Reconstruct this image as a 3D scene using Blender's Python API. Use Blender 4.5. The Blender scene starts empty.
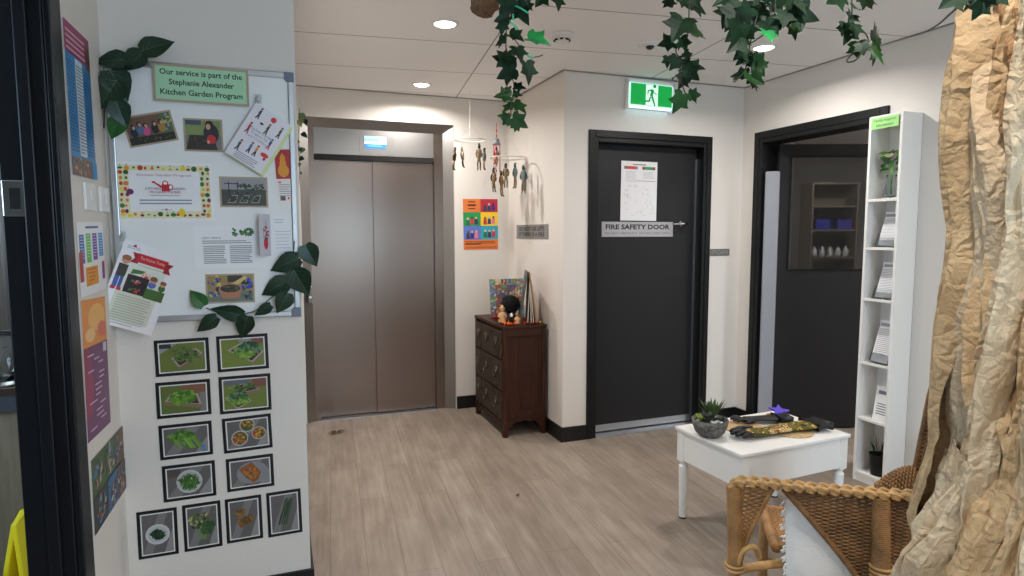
import bpy, math, random
from mathutils import Vector, Matrix, noise

RND = random.Random(11)
SC = bpy.context.scene
COL = SC.collection
PI = math.pi
V = Vector

# ------------------------------------------------------------------ camera, exposure, world
YAW, PITCH, ROLL, FPX, CAMZ = 0.3586, 0.0877, -0.0013, 626.36, 1.4057


def cam_axes():
    fw = V((math.sin(YAW), math.cos(YAW), 0)); rt = V((math.cos(YAW), -math.sin(YAW), 0)); up = V((0, 0, 1))
    c, s = math.cos(PITCH), math.sin(PITCH)
    fw2 = fw * c - up * s; up2 = up * c + fw * s
    c, s = math.cos(ROLL), math.sin(ROLL)
    return rt * c + up2 * s, up2 * c - rt * s, fw2


RT, UP, FW = cam_axes()
CAM = V((0, 0, CAMZ))
cam_data = bpy.data.cameras.new('camera'); cam_obj = bpy.data.objects.new('camera', cam_data)
COL.objects.link(cam_obj)
cam_data.sensor_width = 36; cam_data.lens = FPX / 1024 * 36; cam_data.clip_start = 0.02
mw = Matrix((RT, UP, -FW)).transposed().to_4x4(); mw.translation = CAM
cam_obj.matrix_world = mw
SC.camera = cam_obj
SC.view_settings.view_transform = 'Standard'; SC.view_settings.look = 'None'
SC.view_settings.gamma = 1; SC.view_settings.use_curve_mapping = False
SC.view_settings.exposure = -0.12
SC.cycles.use_denoising = True
SC.cycles.max_bounces = 8; SC.cycles.diffuse_bounces = 5; SC.cycles.glossy_bounces = 4; SC.cycles.transparent_max_bounces = 12
SC.cycles.sample_clamp_indirect = 6
world = bpy.data.worlds.new('world'); SC.world = world; world.use_nodes = True
world.node_tree.nodes['Background'].inputs[0].default_value = (0.75, 0.85, 1, 1)
world.node_tree.nodes['Background'].inputs[1].default_value = 0.25


def area_light(name, loc, aim, sx, sy, energy, col, shape='RECTANGLE', spread=180, parent=None):
    d = bpy.data.lights.new(name, 'AREA'); d.shape = shape; d.size = sx
    if shape in ('RECTANGLE', 'ELLIPSE'): d.size_y = sy
    d.energy = energy; d.color = col; d.spread = math.radians(spread)
    o = bpy.data.objects.new(name, d); COL.objects.link(o)
    o.location = loc
    o.rotation_euler = (V(aim) - V(loc)).to_track_quat('-Z', 'Y').to_euler()
    if parent: o.parent = parent; o.location = V(loc) - parent.location
    return o


# room constants (metres): the lift wall, the fire door wall, the return between them, the right wall ...
YE, YF, XS, XR, YB, XB, XL, ZC = 4.770, 3.739, 1.761, 3.195, 2.474, 0.0845, -0.527, 2.446
YREAR = -2.4
WARM = (1.0, 0.955, 0.905)
COOL = (0.52, 0.77, 1.0)
DOWNLIGHT_W = 17.0
# daylight: unseen rear window added to tint board and left wall; kitchen window
area_light('rear_daylight', (1.6, YREAR + 0.12, 1.5), (-0.3, 2.4, 1.3), 1.5, 1.5, 68, COOL)
area_light('kitchen_daylight', (-2.6, 1.3, 1.7), (-0.5, 2.2, 1.2), 1.2, 1.0, 46, COOL)


def ray(u, v): return RT * ((u - 512) / FPX) - UP * ((v - 288) / FPX) + FW
def at_x(u, v, x): d = ray(u, v); return CAM + d * (x / d.x)
def at_y(u, v, y): d = ray(u, v); return CAM + d * (y / d.y)
def at_z(u, v, z): d = ray(u, v); return CAM + d * ((z - CAMZ) / d.z)
def at_d(u, v, dist): return CAM + ray(u, v) * dist


# ------------------------------------------------------------------ materials
def lin(c):
    return tuple(((x / 255) / 12.92 if x / 255 <= 0.04045 else (((x / 255) + 0.055) / 1.055) ** 2.4) for x in c)


def mat(name, col, rough=0.5, metal=0.0, bump=0.0, bscale=200, var=0.0, vscale=8, trans=0.0, emit=0.0, ecol=None, spec=0.5, coat=0.0, stretch=None, ior=1.45):
    m = bpy.data.materials.new(name); m.use_nodes = True
    nt = m.node_tree; b = nt.nodes['Principled BSDF']
    L = lin(col)
    b.inputs['Base Color'].default_value = (*L, 1)
    b.inputs['Roughness'].default_value = rough; b.inputs['Metallic'].default_value = metal
    b.inputs['Specular IOR Level'].default_value = spec
    b.inputs['Coat Weight'].default_value = coat
    b.inputs['IOR'].default_value = ior
    if trans: b.inputs['Transmission Weight'].default_value = trans
    if emit:
        b.inputs['Emission Color'].default_value = (*lin(ecol or col), 1); b.inputs['Emission Strength'].default_value = emit
    if bump or var:
        tc = nt.nodes.new('ShaderNodeTexCoord'); mp = nt.nodes.new('ShaderNodeMapping')
        nt.links.new(tc.outputs['Object'], mp.inputs[0])
        if stretch: mp.inputs['Scale'].default_value = stretch
        if var:
            n = nt.nodes.new('ShaderNodeTexNoise'); n.inputs['Scale'].default_value = vscale; n.inputs['Detail'].default_value = 5
            nt.links.new(mp.outputs[0], n.inputs['Vector'])
            r = nt.nodes.new('ShaderNodeValToRGB')
            r.color_ramp.elements[0].position = 0.3; r.color_ramp.elements[1].position = 0.7
            r.color_ramp.elements[0].color = (*[x * (1 - var) for x in L], 1)
            r.color_ramp.elements[1].color = (*[min(1, x * (1 + var)) for x in L], 1)
            nt.links.new(n.outputs['Fac'], r.inputs[0]); nt.links.new(r.outputs[0], b.inputs['Base Color'])
        if bump:
            n2 = nt.nodes.new('ShaderNodeTexNoise'); n2.inputs['Scale'].default_value = bscale; n2.inputs['Detail'].default_value = 3
            nt.links.new(mp.outputs[0], n2.inputs['Vector'])
            bp = nt.nodes.new('ShaderNodeBump'); bp.inputs['Strength'].default_value = bump; bp.inputs['Distance'].default_value = 0.01
            nt.links.new(n2.outputs['Fac'], bp.inputs['Height']); nt.links.new(bp.outputs[0], b.inputs['Normal'])
    return m


M = {}
M['wall'] = mat('wall_paint', (222, 216, 209), 0.6, bump=0.05, bscale=350)
M['black'] = mat('black_satin_paint', (17, 18, 19), 0.42, spec=.35, bump=0.02, bscale=90)
M['frame_black'] = mat('black_gloss_frame', (17, 18, 22), 0.38, spec=.3)
M['door_black'] = mat('charcoal_door_laminate', (30, 30, 32), 0.5, spec=.4, bump=0.03, bscale=220)
M['skirt'] = mat('black_skirting_vinyl', (14, 14, 15), 0.45)
M['steel'] = mat('brushed_stainless_steel', (138, 122, 112), 0.28, 1.0, bump=0.04, bscale=120, stretch=(1, 1, 0.02))
M['steel_dark'] = mat('dark_stainless_steel', (120, 113, 107), 0.33, 1.0, bump=0.04, bscale=120, stretch=(1, 1, 0.02))
M['steel_downlit'] = mat('downlit_steel', (150, 147, 144), 0.40, 1.0, bump=0.04, bscale=120, stretch=(1, 1, 0.02))  # the doors' steel made paler, standing for the downlight's glow on it
M['alu'] = mat('anodised_aluminium', (190, 192, 195), 0.35, 1.0)
M['chrome'] = mat('satin_chrome', (200, 200, 200), 0.2, 1.0)
M['gap'] = mat('dark_shadow_gap', (12, 12, 12), 0.8)
M['white_paint'] = mat('white_furniture_lacquer', (232, 230, 226), 0.35)
M['white_plastic'] = mat('white_plastic', (232, 232, 230), 0.4)
M['grey_plastic'] = mat('light_grey_finger_guard', (150, 151, 160), 0.45)
M['corner_grey'] = mat('grey_plastic_corner', (110, 122, 138), 0.5)
M['whiteboard'] = mat('whiteboard_enamel', (236, 239, 240), 0.22)
M['mahogany'] = mat('dark_mahogany', (56, 28, 16), 0.42, spec=.3, var=0.45, vscale=9, stretch=(6, 6, 0.6), bump=0.05, bscale=30)
M['mahogany_dark'] = mat('blackened_mahogany', (44, 27, 19), 0.42, var=0.4, vscale=12)
M['tooled'] = mat('tooled_dark_leather', (58, 46, 36), 0.5, var=0.8, vscale=26, bump=0.6, bscale=45)
M['brass'] = mat('aged_pewter_pull', (104, 96, 84), 0.35, 1.0)
M['ivy'] = mat('dark_ivy_leaf', (18, 44, 24), 0.5, var=0.5, vscale=30, spec=.25)
M['ivy_mid'] = mat('mid_ivy_leaf', (30, 64, 26), 0.5, var=0.4, vscale=30, spec=.25)
M['ivy_bright'] = mat('bright_ivy_leaf', (34, 140, 70), 0.4, var=0.35, vscale=30)
M['stem'] = mat('ivy_stem', (50, 52, 34), 0.6)
M['stem_lit'] = mat('teal_lit_stem', (70, 190, 150), 0.4)  # green stem with the teal light on it put into its colour
M['pothos'] = mat('dark_vine_leaf', (20, 50, 33), 0.38, var=0.35, vscale=25)
M['pothos_bright'] = mat('bright_vine_leaf', (34, 92, 34), 0.38, var=0.3, vscale=25)
M['vein'] = mat('pale_leaf_vein', (78, 112, 86), 0.5)
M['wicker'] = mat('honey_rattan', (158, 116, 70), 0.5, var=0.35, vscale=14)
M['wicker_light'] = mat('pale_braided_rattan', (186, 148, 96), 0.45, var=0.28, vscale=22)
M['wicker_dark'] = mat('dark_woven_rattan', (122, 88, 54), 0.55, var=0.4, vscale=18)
M['cotton'] = mat('white_cotton', (236, 235, 233), 0.9, bump=0.25, bscale=150)
M['seagrass'] = mat('woven_seagrass', (198, 168, 124), 0.8, var=0.25, vscale=60, bump=0.4, bscale=120)
M['stone'] = mat('grey_speckled_stoneware', (104, 101, 98), 0.8, var=0.55, vscale=70, bump=0.5, bscale=90)
M['soil'] = mat('potting_soil', (46, 36, 28), 0.95, bump=0.8, bscale=80)
M['succulent'] = mat('succulent_green', (72, 96, 52), 0.5, var=0.4, vscale=30)
M['succulent_grey'] = mat('succulent_grey', (70, 78, 66), 0.55, var=0.3, vscale=30)
M['succulent_lime'] = mat('succulent_lime', (150, 170, 70), 0.5)
M['grass'] = mat('grass_blade', (48, 84, 34), 0.5, var=0.4, vscale=30)
M['black_plastic'] = mat('black_plastic', (17, 17, 18), 0.4)
M['rubber'] = mat('black_glove_rubber', (20, 20, 22), 0.5)
M['purple'] = mat('purple_felt', (92, 72, 190), 0.85, bump=0.3, bscale=150)
M['orange_felt'] = mat('rust_felt', (176, 96, 44), 0.85, bump=0.3, bscale=150)
M['clear'] = mat('clear_acrylic', (250, 252, 252), 0.03, trans=1.0, ior=1.3)
M['glass'] = mat('clear_glass', (248, 252, 250), 0.0, trans=1.0)
M['vase_glass'] = mat('thin_vase_glass', (252, 254, 253), 0.0, trans=1.0, ior=1.12)
M['water'] = mat('vase_water', (245, 250, 250), 0.0, trans=1.0, ior=1.33)
M['petal'] = mat('cream_petal', (232, 222, 180), 0.6)
M['string'] = mat('white_string', (225, 222, 215), 0.8)
M['hoop'] = mat('white_hoop', (214, 208, 198), 0.6)
M['red_bead'] = mat('red_bead', (190, 50, 50), 0.4)
M['plastic_yellow'] = mat('yellow_plastic', (236, 208, 22), 0.4)
M['blue_lid'] = mat('blue_plastic_lid', (24, 110, 190), 0.4)
M['fuzzy'] = mat('black_fuzz', (9, 9, 9), 0.95)
M['leather_tan'] = mat('tan_card_edges', (150, 110, 78), 0.7, bump=0.2, bscale=60)
M['tan_pot'] = mat('tan_ceramic', (206, 160, 112), 0.5)
M['lens'] = mat('lit_downlight_lens', (255, 250, 240), 0.4, emit=14, ecol=(255, 248, 238))
M['cord'] = mat('dark_cord', (30, 30, 28), 0.6)
M['sensor'] = mat('dark_sensor_dome', (40, 44, 46), 0.2)
M['cupboard'] = mat('kitchen_cupboard_timber', (128, 112, 92), 0.5, var=0.15, vscale=10, stretch=(6, 6, 0.6))


def print_mat():
    m = bpy.data.materials.new('printed_paper'); m.use_nodes = True
    nt = m.node_tree; b = nt.nodes['Principled BSDF']
    a = nt.nodes.new('ShaderNodeVertexColor'); a.layer_name = 'Col'
    nt.links.new(a.outputs['Color'], b.inputs['Base Color']); b.inputs['Roughness'].default_value = 0.45
    return m


def lit_print_mat(name, strength):
    m = print_mat(); m.name = name
    nt = m.node_tree; b = nt.nodes['Principled BSDF']; a = nt.nodes['Color Attribute']
    nt.links.new(a.outputs['Color'], b.inputs['Emission Color']); b.inputs['Emission Strength'].default_value = strength
    return m


M['print'] = print_mat()
M['lit_print'] = lit_print_mat('backlit_exit_panel', 0.75)
M['screen_print'] = lit_print_mat('lit_lift_display', 1.3)


def camo_mat():
    m = mat('camouflage_cloth', (120, 110, 40), 0.85, bump=0.3, bscale=150)
    nt = m.node_tree; b = nt.nodes['Principled BSDF']
    tc = nt.nodes.new('ShaderNodeTexCoord'); n = nt.nodes.new('ShaderNodeTexNoise')
    n.inputs['Scale'].default_value = 26; n.inputs['Detail'].default_value = 3
    nt.links.new(tc.outputs['Object'], n.inputs['Vector'])
    r = nt.nodes.new('ShaderNodeValToRGB'); r.color_ramp.interpolation = 'CONSTANT'
    cols = [(0, (28, 28, 16)), (0.38, (104, 96, 30)), (0.46, (58, 62, 26)), (0.53, (178, 132, 40)), (0.58, (206, 196, 160)), (0.61, (122, 74, 32)), (0.68, (36, 38, 22))]
    e = r.color_ramp.elements
    e[0].position = 0; e[0].color = (*lin(cols[0][1]), 1); e[1].position = cols[1][0]; e[1].color = (*lin(cols[1][1]), 1)
    for p, c in cols[2:]:
        x = e.new(p); x.color = (*lin(c), 1)
    nt.links.new(n.outputs['Fac'], r.inputs[0]); nt.links.new(r.outputs[0], b.inputs['Base Color'])
    return m


M['camo'] = camo_mat()


def floor_mat():
    m = bpy.data.materials.new('vinyl_oak_planks'); m.use_nodes = True
    nt = m.node_tree; N = nt.nodes; L = nt.links; b = N['Principled BSDF']
    g = N.new('ShaderNodeNewGeometry')
    mp = N.new('ShaderNodeMapping'); mp.inputs['Rotation'].default_value = (0, 0, math.radians(90 + 4.5)); mp.inputs['Location'].default_value = (3.3, 7.03, 0)
    L.new(g.outputs['Position'], mp.inputs[0])
    br = N.new('ShaderNodeTexBrick'); br.offset = 0.37; br.inputs['Scale'].default_value = 1
    br.inputs['Brick Width'].default_value = 1.25; br.inputs['Row Height'].default_value = 0.152; br.inputs['Mortar Size'].default_value = 0.0012
    br.inputs['Color1'].default_value = (*lin((161, 149, 137)), 1); br.inputs['Color2'].default_value = (*lin((144, 131, 119)), 1)
    br.inputs['Mortar'].default_value = (*lin((118, 103, 92)), 1); br.inputs['Bias'].default_value = -0.1
    L.new(mp.outputs[0], br.inputs['Vector'])
    # grain: noise stretched along the plank
    mp2 = N.new('ShaderNodeMapping'); mp2.inputs['Scale'].default_value = (2.2, 42, 1); L.new(mp.outputs[0], mp2.inputs[0])
    n1 = N.new('ShaderNodeTexNoise'); n1.inputs['Scale'].default_value = 1.0; n1.inputs['Detail'].default_value = 7; n1.inputs['Roughness'].default_value = 0.65
    L.new(mp2.outputs[0], n1.inputs['Vector'])
    r1 = N.new('ShaderNodeValToRGB'); r1.color_ramp.elements[0].position = 0.3; r1.color_ramp.elements[1].position = 0.72
    r1.color_ramp.elements[0].color = (0.56, 0.53, 0.50, 1); r1.color_ramp.elements[1].color = (1.17, 1.16, 1.15, 1)
    L.new(n1.outputs['Fac'], r1.inputs[0])
    mx = N.new('ShaderNodeMix'); mx.data_type = 'RGBA'; mx.blend_type = 'MULTIPLY'; mx.inputs[0].default_value = 0.62
    L.new(br.outputs['Color'], mx.inputs[6]); L.new(r1.outputs[0], mx.inputs[7])
    mp3 = N.new('ShaderNodeMapping'); mp3.inputs['Scale'].default_value = (3, 8, 1); L.new(mp.outputs[0], mp3.inputs[0])
    n2 = N.new('ShaderNodeTexNoise'); n2.inputs['Scale'].default_value = 1.3; n2.inputs['Detail'].default_value = 4
    L.new(mp3.outputs[0], n2.inputs['Vector'])
    r2 = N.new('ShaderNodeValToRGB'); r2.color_ramp.elements[0].position = 0.35; r2.color_ramp.elements[1].position = 0.7
    r2.color_ramp.elements[0].color = (0.80, 0.77, 0.75, 1); r2.color_ramp.elements[1].color = (1.06, 1.06, 1.06, 1)
    L.new(n2.outputs['Fac'], r2.inputs[0])
    mx2 = N.new('ShaderNodeMix'); mx2.data_type = 'RGBA'; mx2.blend_type = 'MULTIPLY'; mx2.inputs[0].default_value = 0.9
    L.new(mx.outputs[2], mx2.inputs[6]); L.new(r2.outputs[0], mx2.inputs[7])
    L.new(mx2.outputs[2], b.inputs['Base Color'])
    b.inputs['Roughness'].default_value = 0.42
    bp = N.new('ShaderNodeBump'); bp.inputs['Strength'].default_value = 0.08; bp.inputs['Distance'].default_value = 0.004
    L.new(n1.outputs['Fac'], bp.inputs['Height']); L.new(bp.outputs[0], b.inputs['Normal'])
    return m


def ceiling_mat():
    m = bpy.data.materials.new('ceiling_tiles'); m.use_nodes = True
    nt = m.node_tree; N = nt.nodes; L = nt.links; b = N['Principled BSDF']
    g = N.new('ShaderNodeNewGeometry')
    mp = N.new('ShaderNodeMapping'); mp.vector_type = 'POINT'
    a = math.radians(7.4)
    mp.inputs['Rotation'].default_value = (0, 0, a)
    mp.inputs['Location'].default_value = (-0.705 + 12, -3.513 + 0.64 * 16, 0)
    L.new(g.outputs['Position'], mp.inputs[0])
    br = N.new('ShaderNodeTexBrick'); br.offset = 0.0; br.inputs['Scale'].default_value = 1
    br.inputs['Brick Width'].default_value = 1.2; br.inputs['Row Height'].default_value = 0.64; br.inputs['Mortar Size'].default_value = 0.004
    br.inputs['Mortar Smooth'].default_value = 0
    c = lin((243, 241, 240))
    br.inputs['Color1'].default_value = (*c, 1); br.inputs['Color2'].default_value = (*c, 1); br.inputs['Mortar'].default_value = (*lin((150, 146, 142)), 1)
    L.new(mp.outputs[0], br.inputs['Vector']); L.new(br.outputs['Color'], b.inputs['Base Color'])
    b.inputs['Roughness'].default_value = 0.85
    bp = N.new('ShaderNodeBump'); bp.inputs['Strength'].default_value = 0.5; bp.inputs['Distance'].default_value = 0.004
    L.new(br.outputs['Fac'], bp.inputs['Height']); L.new(bp.outputs[0], b.inputs['Normal'])
    return m


def paper_mat(name, a, bcol):
    m = mat(name, a, 0.75, var=0.0, bump=0.0)
    nt = m.node_tree; N = nt.nodes; L = nt.links; b = N['Principled BSDF']
    tc = N.new('ShaderNodeTexCoord')
    n = N.new('ShaderNodeTexNoise'); n.inputs['Scale'].default_value = 5; n.inputs['Detail'].default_value = 4
    L.new(tc.outputs['Object'], n.inputs['Vector'])
    r = N.new('ShaderNodeValToRGB'); r.color_ramp.elements[0].position = 0.35; r.color_ramp.elements[1].position = 0.65
    r.color_ramp.elements[0].color = (*lin(a), 1); r.color_ramp.elements[1].color = (*lin(bcol), 1)
    L.new(n.outputs['Fac'], r.inputs[0]); L.new(r.outputs[0], b.inputs['Base Color'])
    v = N.new('ShaderNodeTexVoronoi'); v.feature = 'DISTANCE_TO_EDGE'; v.inputs['Scale'].default_value = 26
    n3 = N.new('ShaderNodeTexNoise'); n3.inputs['Scale'].default_value = 12; n3.inputs['Detail'].default_value = 4
    mxv = N.new('ShaderNodeMix'); mxv.data_type = 'VECTOR'; mxv.inputs[0].default_value = 0.12
    L.new(tc.outputs['Object'], n3.inputs['Vector'])
    L.new(tc.outputs['Object'], mxv.inputs[4]); L.new(n3.outputs['Color'], mxv.inputs[5])
    L.new(mxv.outputs[1], v.inputs['Vector'])
    ad = N.new('ShaderNodeMath'); ad.operation = 'ADD'
    L.new(v.outputs['Distance'], ad.inputs[0]); L.new(n3.outputs['Fac'], ad.inputs[1])
    bp = N.new('ShaderNodeBump'); bp.inputs['Strength'].default_value = 0.8; bp.inputs['Distance'].default_value = 0.014
    L.new(ad.outputs[0], bp.inputs['Height']); L.new(bp.outputs[0], b.inputs['Normal'])
    return m


M['floor'] = floor_mat()
M['ceiling'] = ceiling_mat()
M['kraft'] = paper_mat('crumpled_kraft_paper', (182, 151, 111), (205, 176, 136))
M['kraft_pale'] = paper_mat('pale_packing_paper', (196, 170, 136), (212, 192, 162))
M['kraft_dark'] = paper_mat('brown_paper_core', (150, 112, 74), (176, 138, 96))
M['bark'] = paper_mat('brown_paper_branch', (84, 58, 42), (124, 90, 62))


# ------------------------------------------------------------------ mesh builder
class MB:
    def __init__(s): s.v = []; s.f = []; s.m = []; s.c = []; s.T = Matrix.Identity(4)

    def add(s, vs, fs, m=0, col=None):
        b = len(s.v)
        s.v += [tuple(s.T @ V(p)) for p in vs]
        for f in fs:
            s.f.append([b + i for i in f]); s.m.append(m); s.c.append(col or (1, 1, 1))
        return s

    def box(s, c, d, m=0, col=None, rz=0, ry=0, rx=0):
        x, y, z = d[0] / 2, d[1] / 2, d[2] / 2
        R = Matrix.Translation(c) @ Matrix.Rotation(rz, 4, 'Z') @ Matrix.Rotation(ry, 4, 'Y') @ Matrix.Rotation(rx, 4, 'X')
        vs = [R @ V(p) for p in ((-x, -y, -z), (x, -y, -z), (x, y, -z), (-x, y, -z), (-x, -y, z), (x, -y, z), (x, y, z), (-x, y, z))]
        return s.add(vs, [(0, 3, 2, 1), (4, 5, 6, 7), (0, 1, 5, 4), (1, 2, 6, 5), (2, 3, 7, 6), (3, 0, 4, 7)], m, col)

    def span(s, a, b, m=0, col=None):
        return s.box([(a[i] + b[i]) / 2 for i in range(3)], [abs(b[i] - a[i]) for i in range(3)], m, col)

    def tube(s, pts, r, n=8, m=0, cap=True, col=None, flat=1.0):
        pts = [V(p) for p in pts]; k = len(pts)
        rs = r if isinstance(r, (list, tuple)) else [r] * k
        t0 = (pts[1] - pts[0]).normalized()
        a = V((0, 0, 1)) if abs(t0.z) < 0.9 else V((1, 0, 0))
        u = t0.cross(a).normalized(); vs = []
        for i, p in enumerate(pts):
            t = (pts[min(i + 1, k - 1)] - pts[max(i - 1, 0)])
            t = t.normalized() if t.length > 1e-9 else t0
            u = (u - t * u.dot(t)); u = u.normalized() if u.length > 1e-6 else t.orthogonal().normalized()
            w = t.cross(u)
            for j in range(n):
                q = 2 * PI * j / n
                vs.append(p + u * (math.cos(q) * rs[i]) + w * (math.sin(q) * rs[i] * flat))
        fs = [(i * n + j, i * n + (j + 1) % n, (i + 1) * n + (j + 1) % n, (i + 1) * n + j) for i in range(k - 1) for j in range(n)]
        if cap: fs += [tuple(range(n - 1, -1, -1)), tuple((k - 1) * n + j for j in range(n))]
        return s.add(vs, fs, m, col)

    def lathe(s, prof, n=24, c=(0, 0, 0), m=0, col=None, cap=True):
        vs = []; c = V(c)
        for r, z in prof:
            for j in range(n):
                q = 2 * PI * j / n; vs.append(c + V((r * math.cos(q), r * math.sin(q), z)))
        k = len(prof)
        fs = [(i * n + j, i * n + (j + 1) % n, (i + 1) * n + (j + 1) % n, (i + 1) * n + j) for i in range(k - 1) for j in range(n)]
        if cap: fs += [tuple(range(n - 1, -1, -1)), tuple((k - 1) * n + j for j in range(n))]
        return s.add(vs, fs, m, col)

    def torus(s, c, R, r, n=32, k=8, m=0, sx=1, sy=1):
        c = V(c)
        pts = [c + V((R * sx * math.cos(2 * PI * i / n), R * sy * math.sin(2 * PI * i / n), 0)) for i in range(n + 1)]
        return s.tube(pts, r, k, m, cap=False)

    def prism(s, out, y0, y1, m=0, col=None):      # outline in x,z extruded along y
        n = len(out)
        vs = [(x, y0, z) for x, z in out] + [(x, y1, z) for x, z in out]
        fs = [tuple(range(n)), tuple(range(2 * n - 1, n - 1, -1))] + [(i, i + n, (i + 1) % n + n, (i + 1) % n) for i in range(n)]
        return s.add(vs, fs, m, col)

    def grid(s, fn, nu, nv, m=0, col=None, wrap=False):
        vs = [fn(i / nu, j / nv) for j in range(nv + 1) for i in range(nu + (0 if wrap else 1))]
        w = nu + (0 if wrap else 1)
        fs = []
        for j in range(nv):
            for i in range(nu):
                i2 = (i + 1) % w if wrap else i + 1
                fs.append((j * w + i, j * w + i2, (j + 1) * w + i2, (j + 1) * w + i))
        return s.add(vs, fs, m, col)

    def ball(s, c, r, m=0, n=12, col=None, sc=(1, 1, 1)):
        prof = [(math.sin(PI * i / n), -math.cos(PI * i / n)) for i in range(n + 1)]
        vs = []; k = n + 1; nn = n * 2
        for a, z in prof:
            for j in range(nn):
                q = 2 * PI * j / nn
                vs.append((c[0] + r * sc[0] * a * math.cos(q), c[1] + r * sc[1] * a * math.sin(q), c[2] + r * sc[2] * z))
        fs = [(i * nn + j, i * nn + (j + 1) % nn, (i + 1) * nn + (j + 1) % nn, (i + 1) * nn + j) for i in range(k - 1) for j in range(nn)]
        return s.add(vs, fs, m, col)

    def build(s, name, mats, parent=None, smooth=False, bevel=0.0, loc=None, rot=None, solid=0.0, weld=False, seg=2):
        me = bpy.data.meshes.new(name)
        me.from_pydata(s.v, [], s.f)
        mats = mats if isinstance(mats, (list, tuple)) else [mats]
        for x in mats: me.materials.append(M[x] if isinstance(x, str) else x)
        for p, mi in zip(me.polygons, s.m): p.material_index = mi; p.use_smooth = smooth
        if any(x in ('print', 'lit_print', 'screen_print') for x in mats if isinstance(x, str)):
            ca = me.color_attributes.new('Col', 'FLOAT_COLOR', 'CORNER')
            for p, c in zip(me.polygons, s.c):
                for li in p.loop_indices: ca.data[li].color = (*c, 1)
        me.validate(); me.update()
        o = bpy.data.objects.new(name, me); COL.objects.link(o)
        if parent: o.parent = parent
        if loc is not None: o.location = loc
        if rot is not None: o.rotation_euler = rot
        if bevel:
            b = o.modifiers.new('bevel', 'BEVEL'); b.width = bevel; b.segments = seg; b.limit_method = 'ANGLE'; b.angle_limit = math.radians(40)
        if solid:
            b = o.modifiers.new('solidify', 'SOLIDIFY'); b.thickness = solid; b.offset = 0
        return o


def tag(o, label, cat, group=None):
    o['label'] = label; o['category'] = cat
    if group: o['group'] = group
    return o


def thing(name, label, cat, loc=(0, 0, 0), rot=(0, 0, 0), group=None):
    o = bpy.data.objects.new(name, None); COL.objects.link(o); o.empty_display_size = 0.05
    o.location = loc; o.rotation_euler = rot
    return tag(o, label, cat, group)


def struct(o): o['kind'] = 'structure'; return o


# ------------------------------------------------------------------ lettering and printed sheets
def text_geo(txt, bold=0.0):
    cu = bpy.data.curves.new('t', 'FONT'); cu.body = txt; cu.resolution_u = 2; cu.offset = bold
    ob = bpy.data.objects.new('t', cu); COL.objects.link(ob)
    dg = bpy.context.evaluated_depsgraph_get()
    me = bpy.data.meshes.new_from_object(ob.evaluated_get(dg))
    vs = [(v.co.x, v.co.y) for v in me.vertices]; fs = [tuple(p.vertices) for p in me.polygons]
    bpy.data.objects.remove(ob); bpy.data.curves.remove(cu); bpy.data.meshes.remove(me)
    x0 = min(v[0] for v in vs); x1 = max(v[0] for v in vs); y0 = min(v[1] for v in vs); y1 = max(v[1] for v in vs)
    return [((x - x0) / (x1 - x0) - 0.5, (y - y0) / (y1 - y0) - 0.5) for x, y in vs], fs


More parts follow.
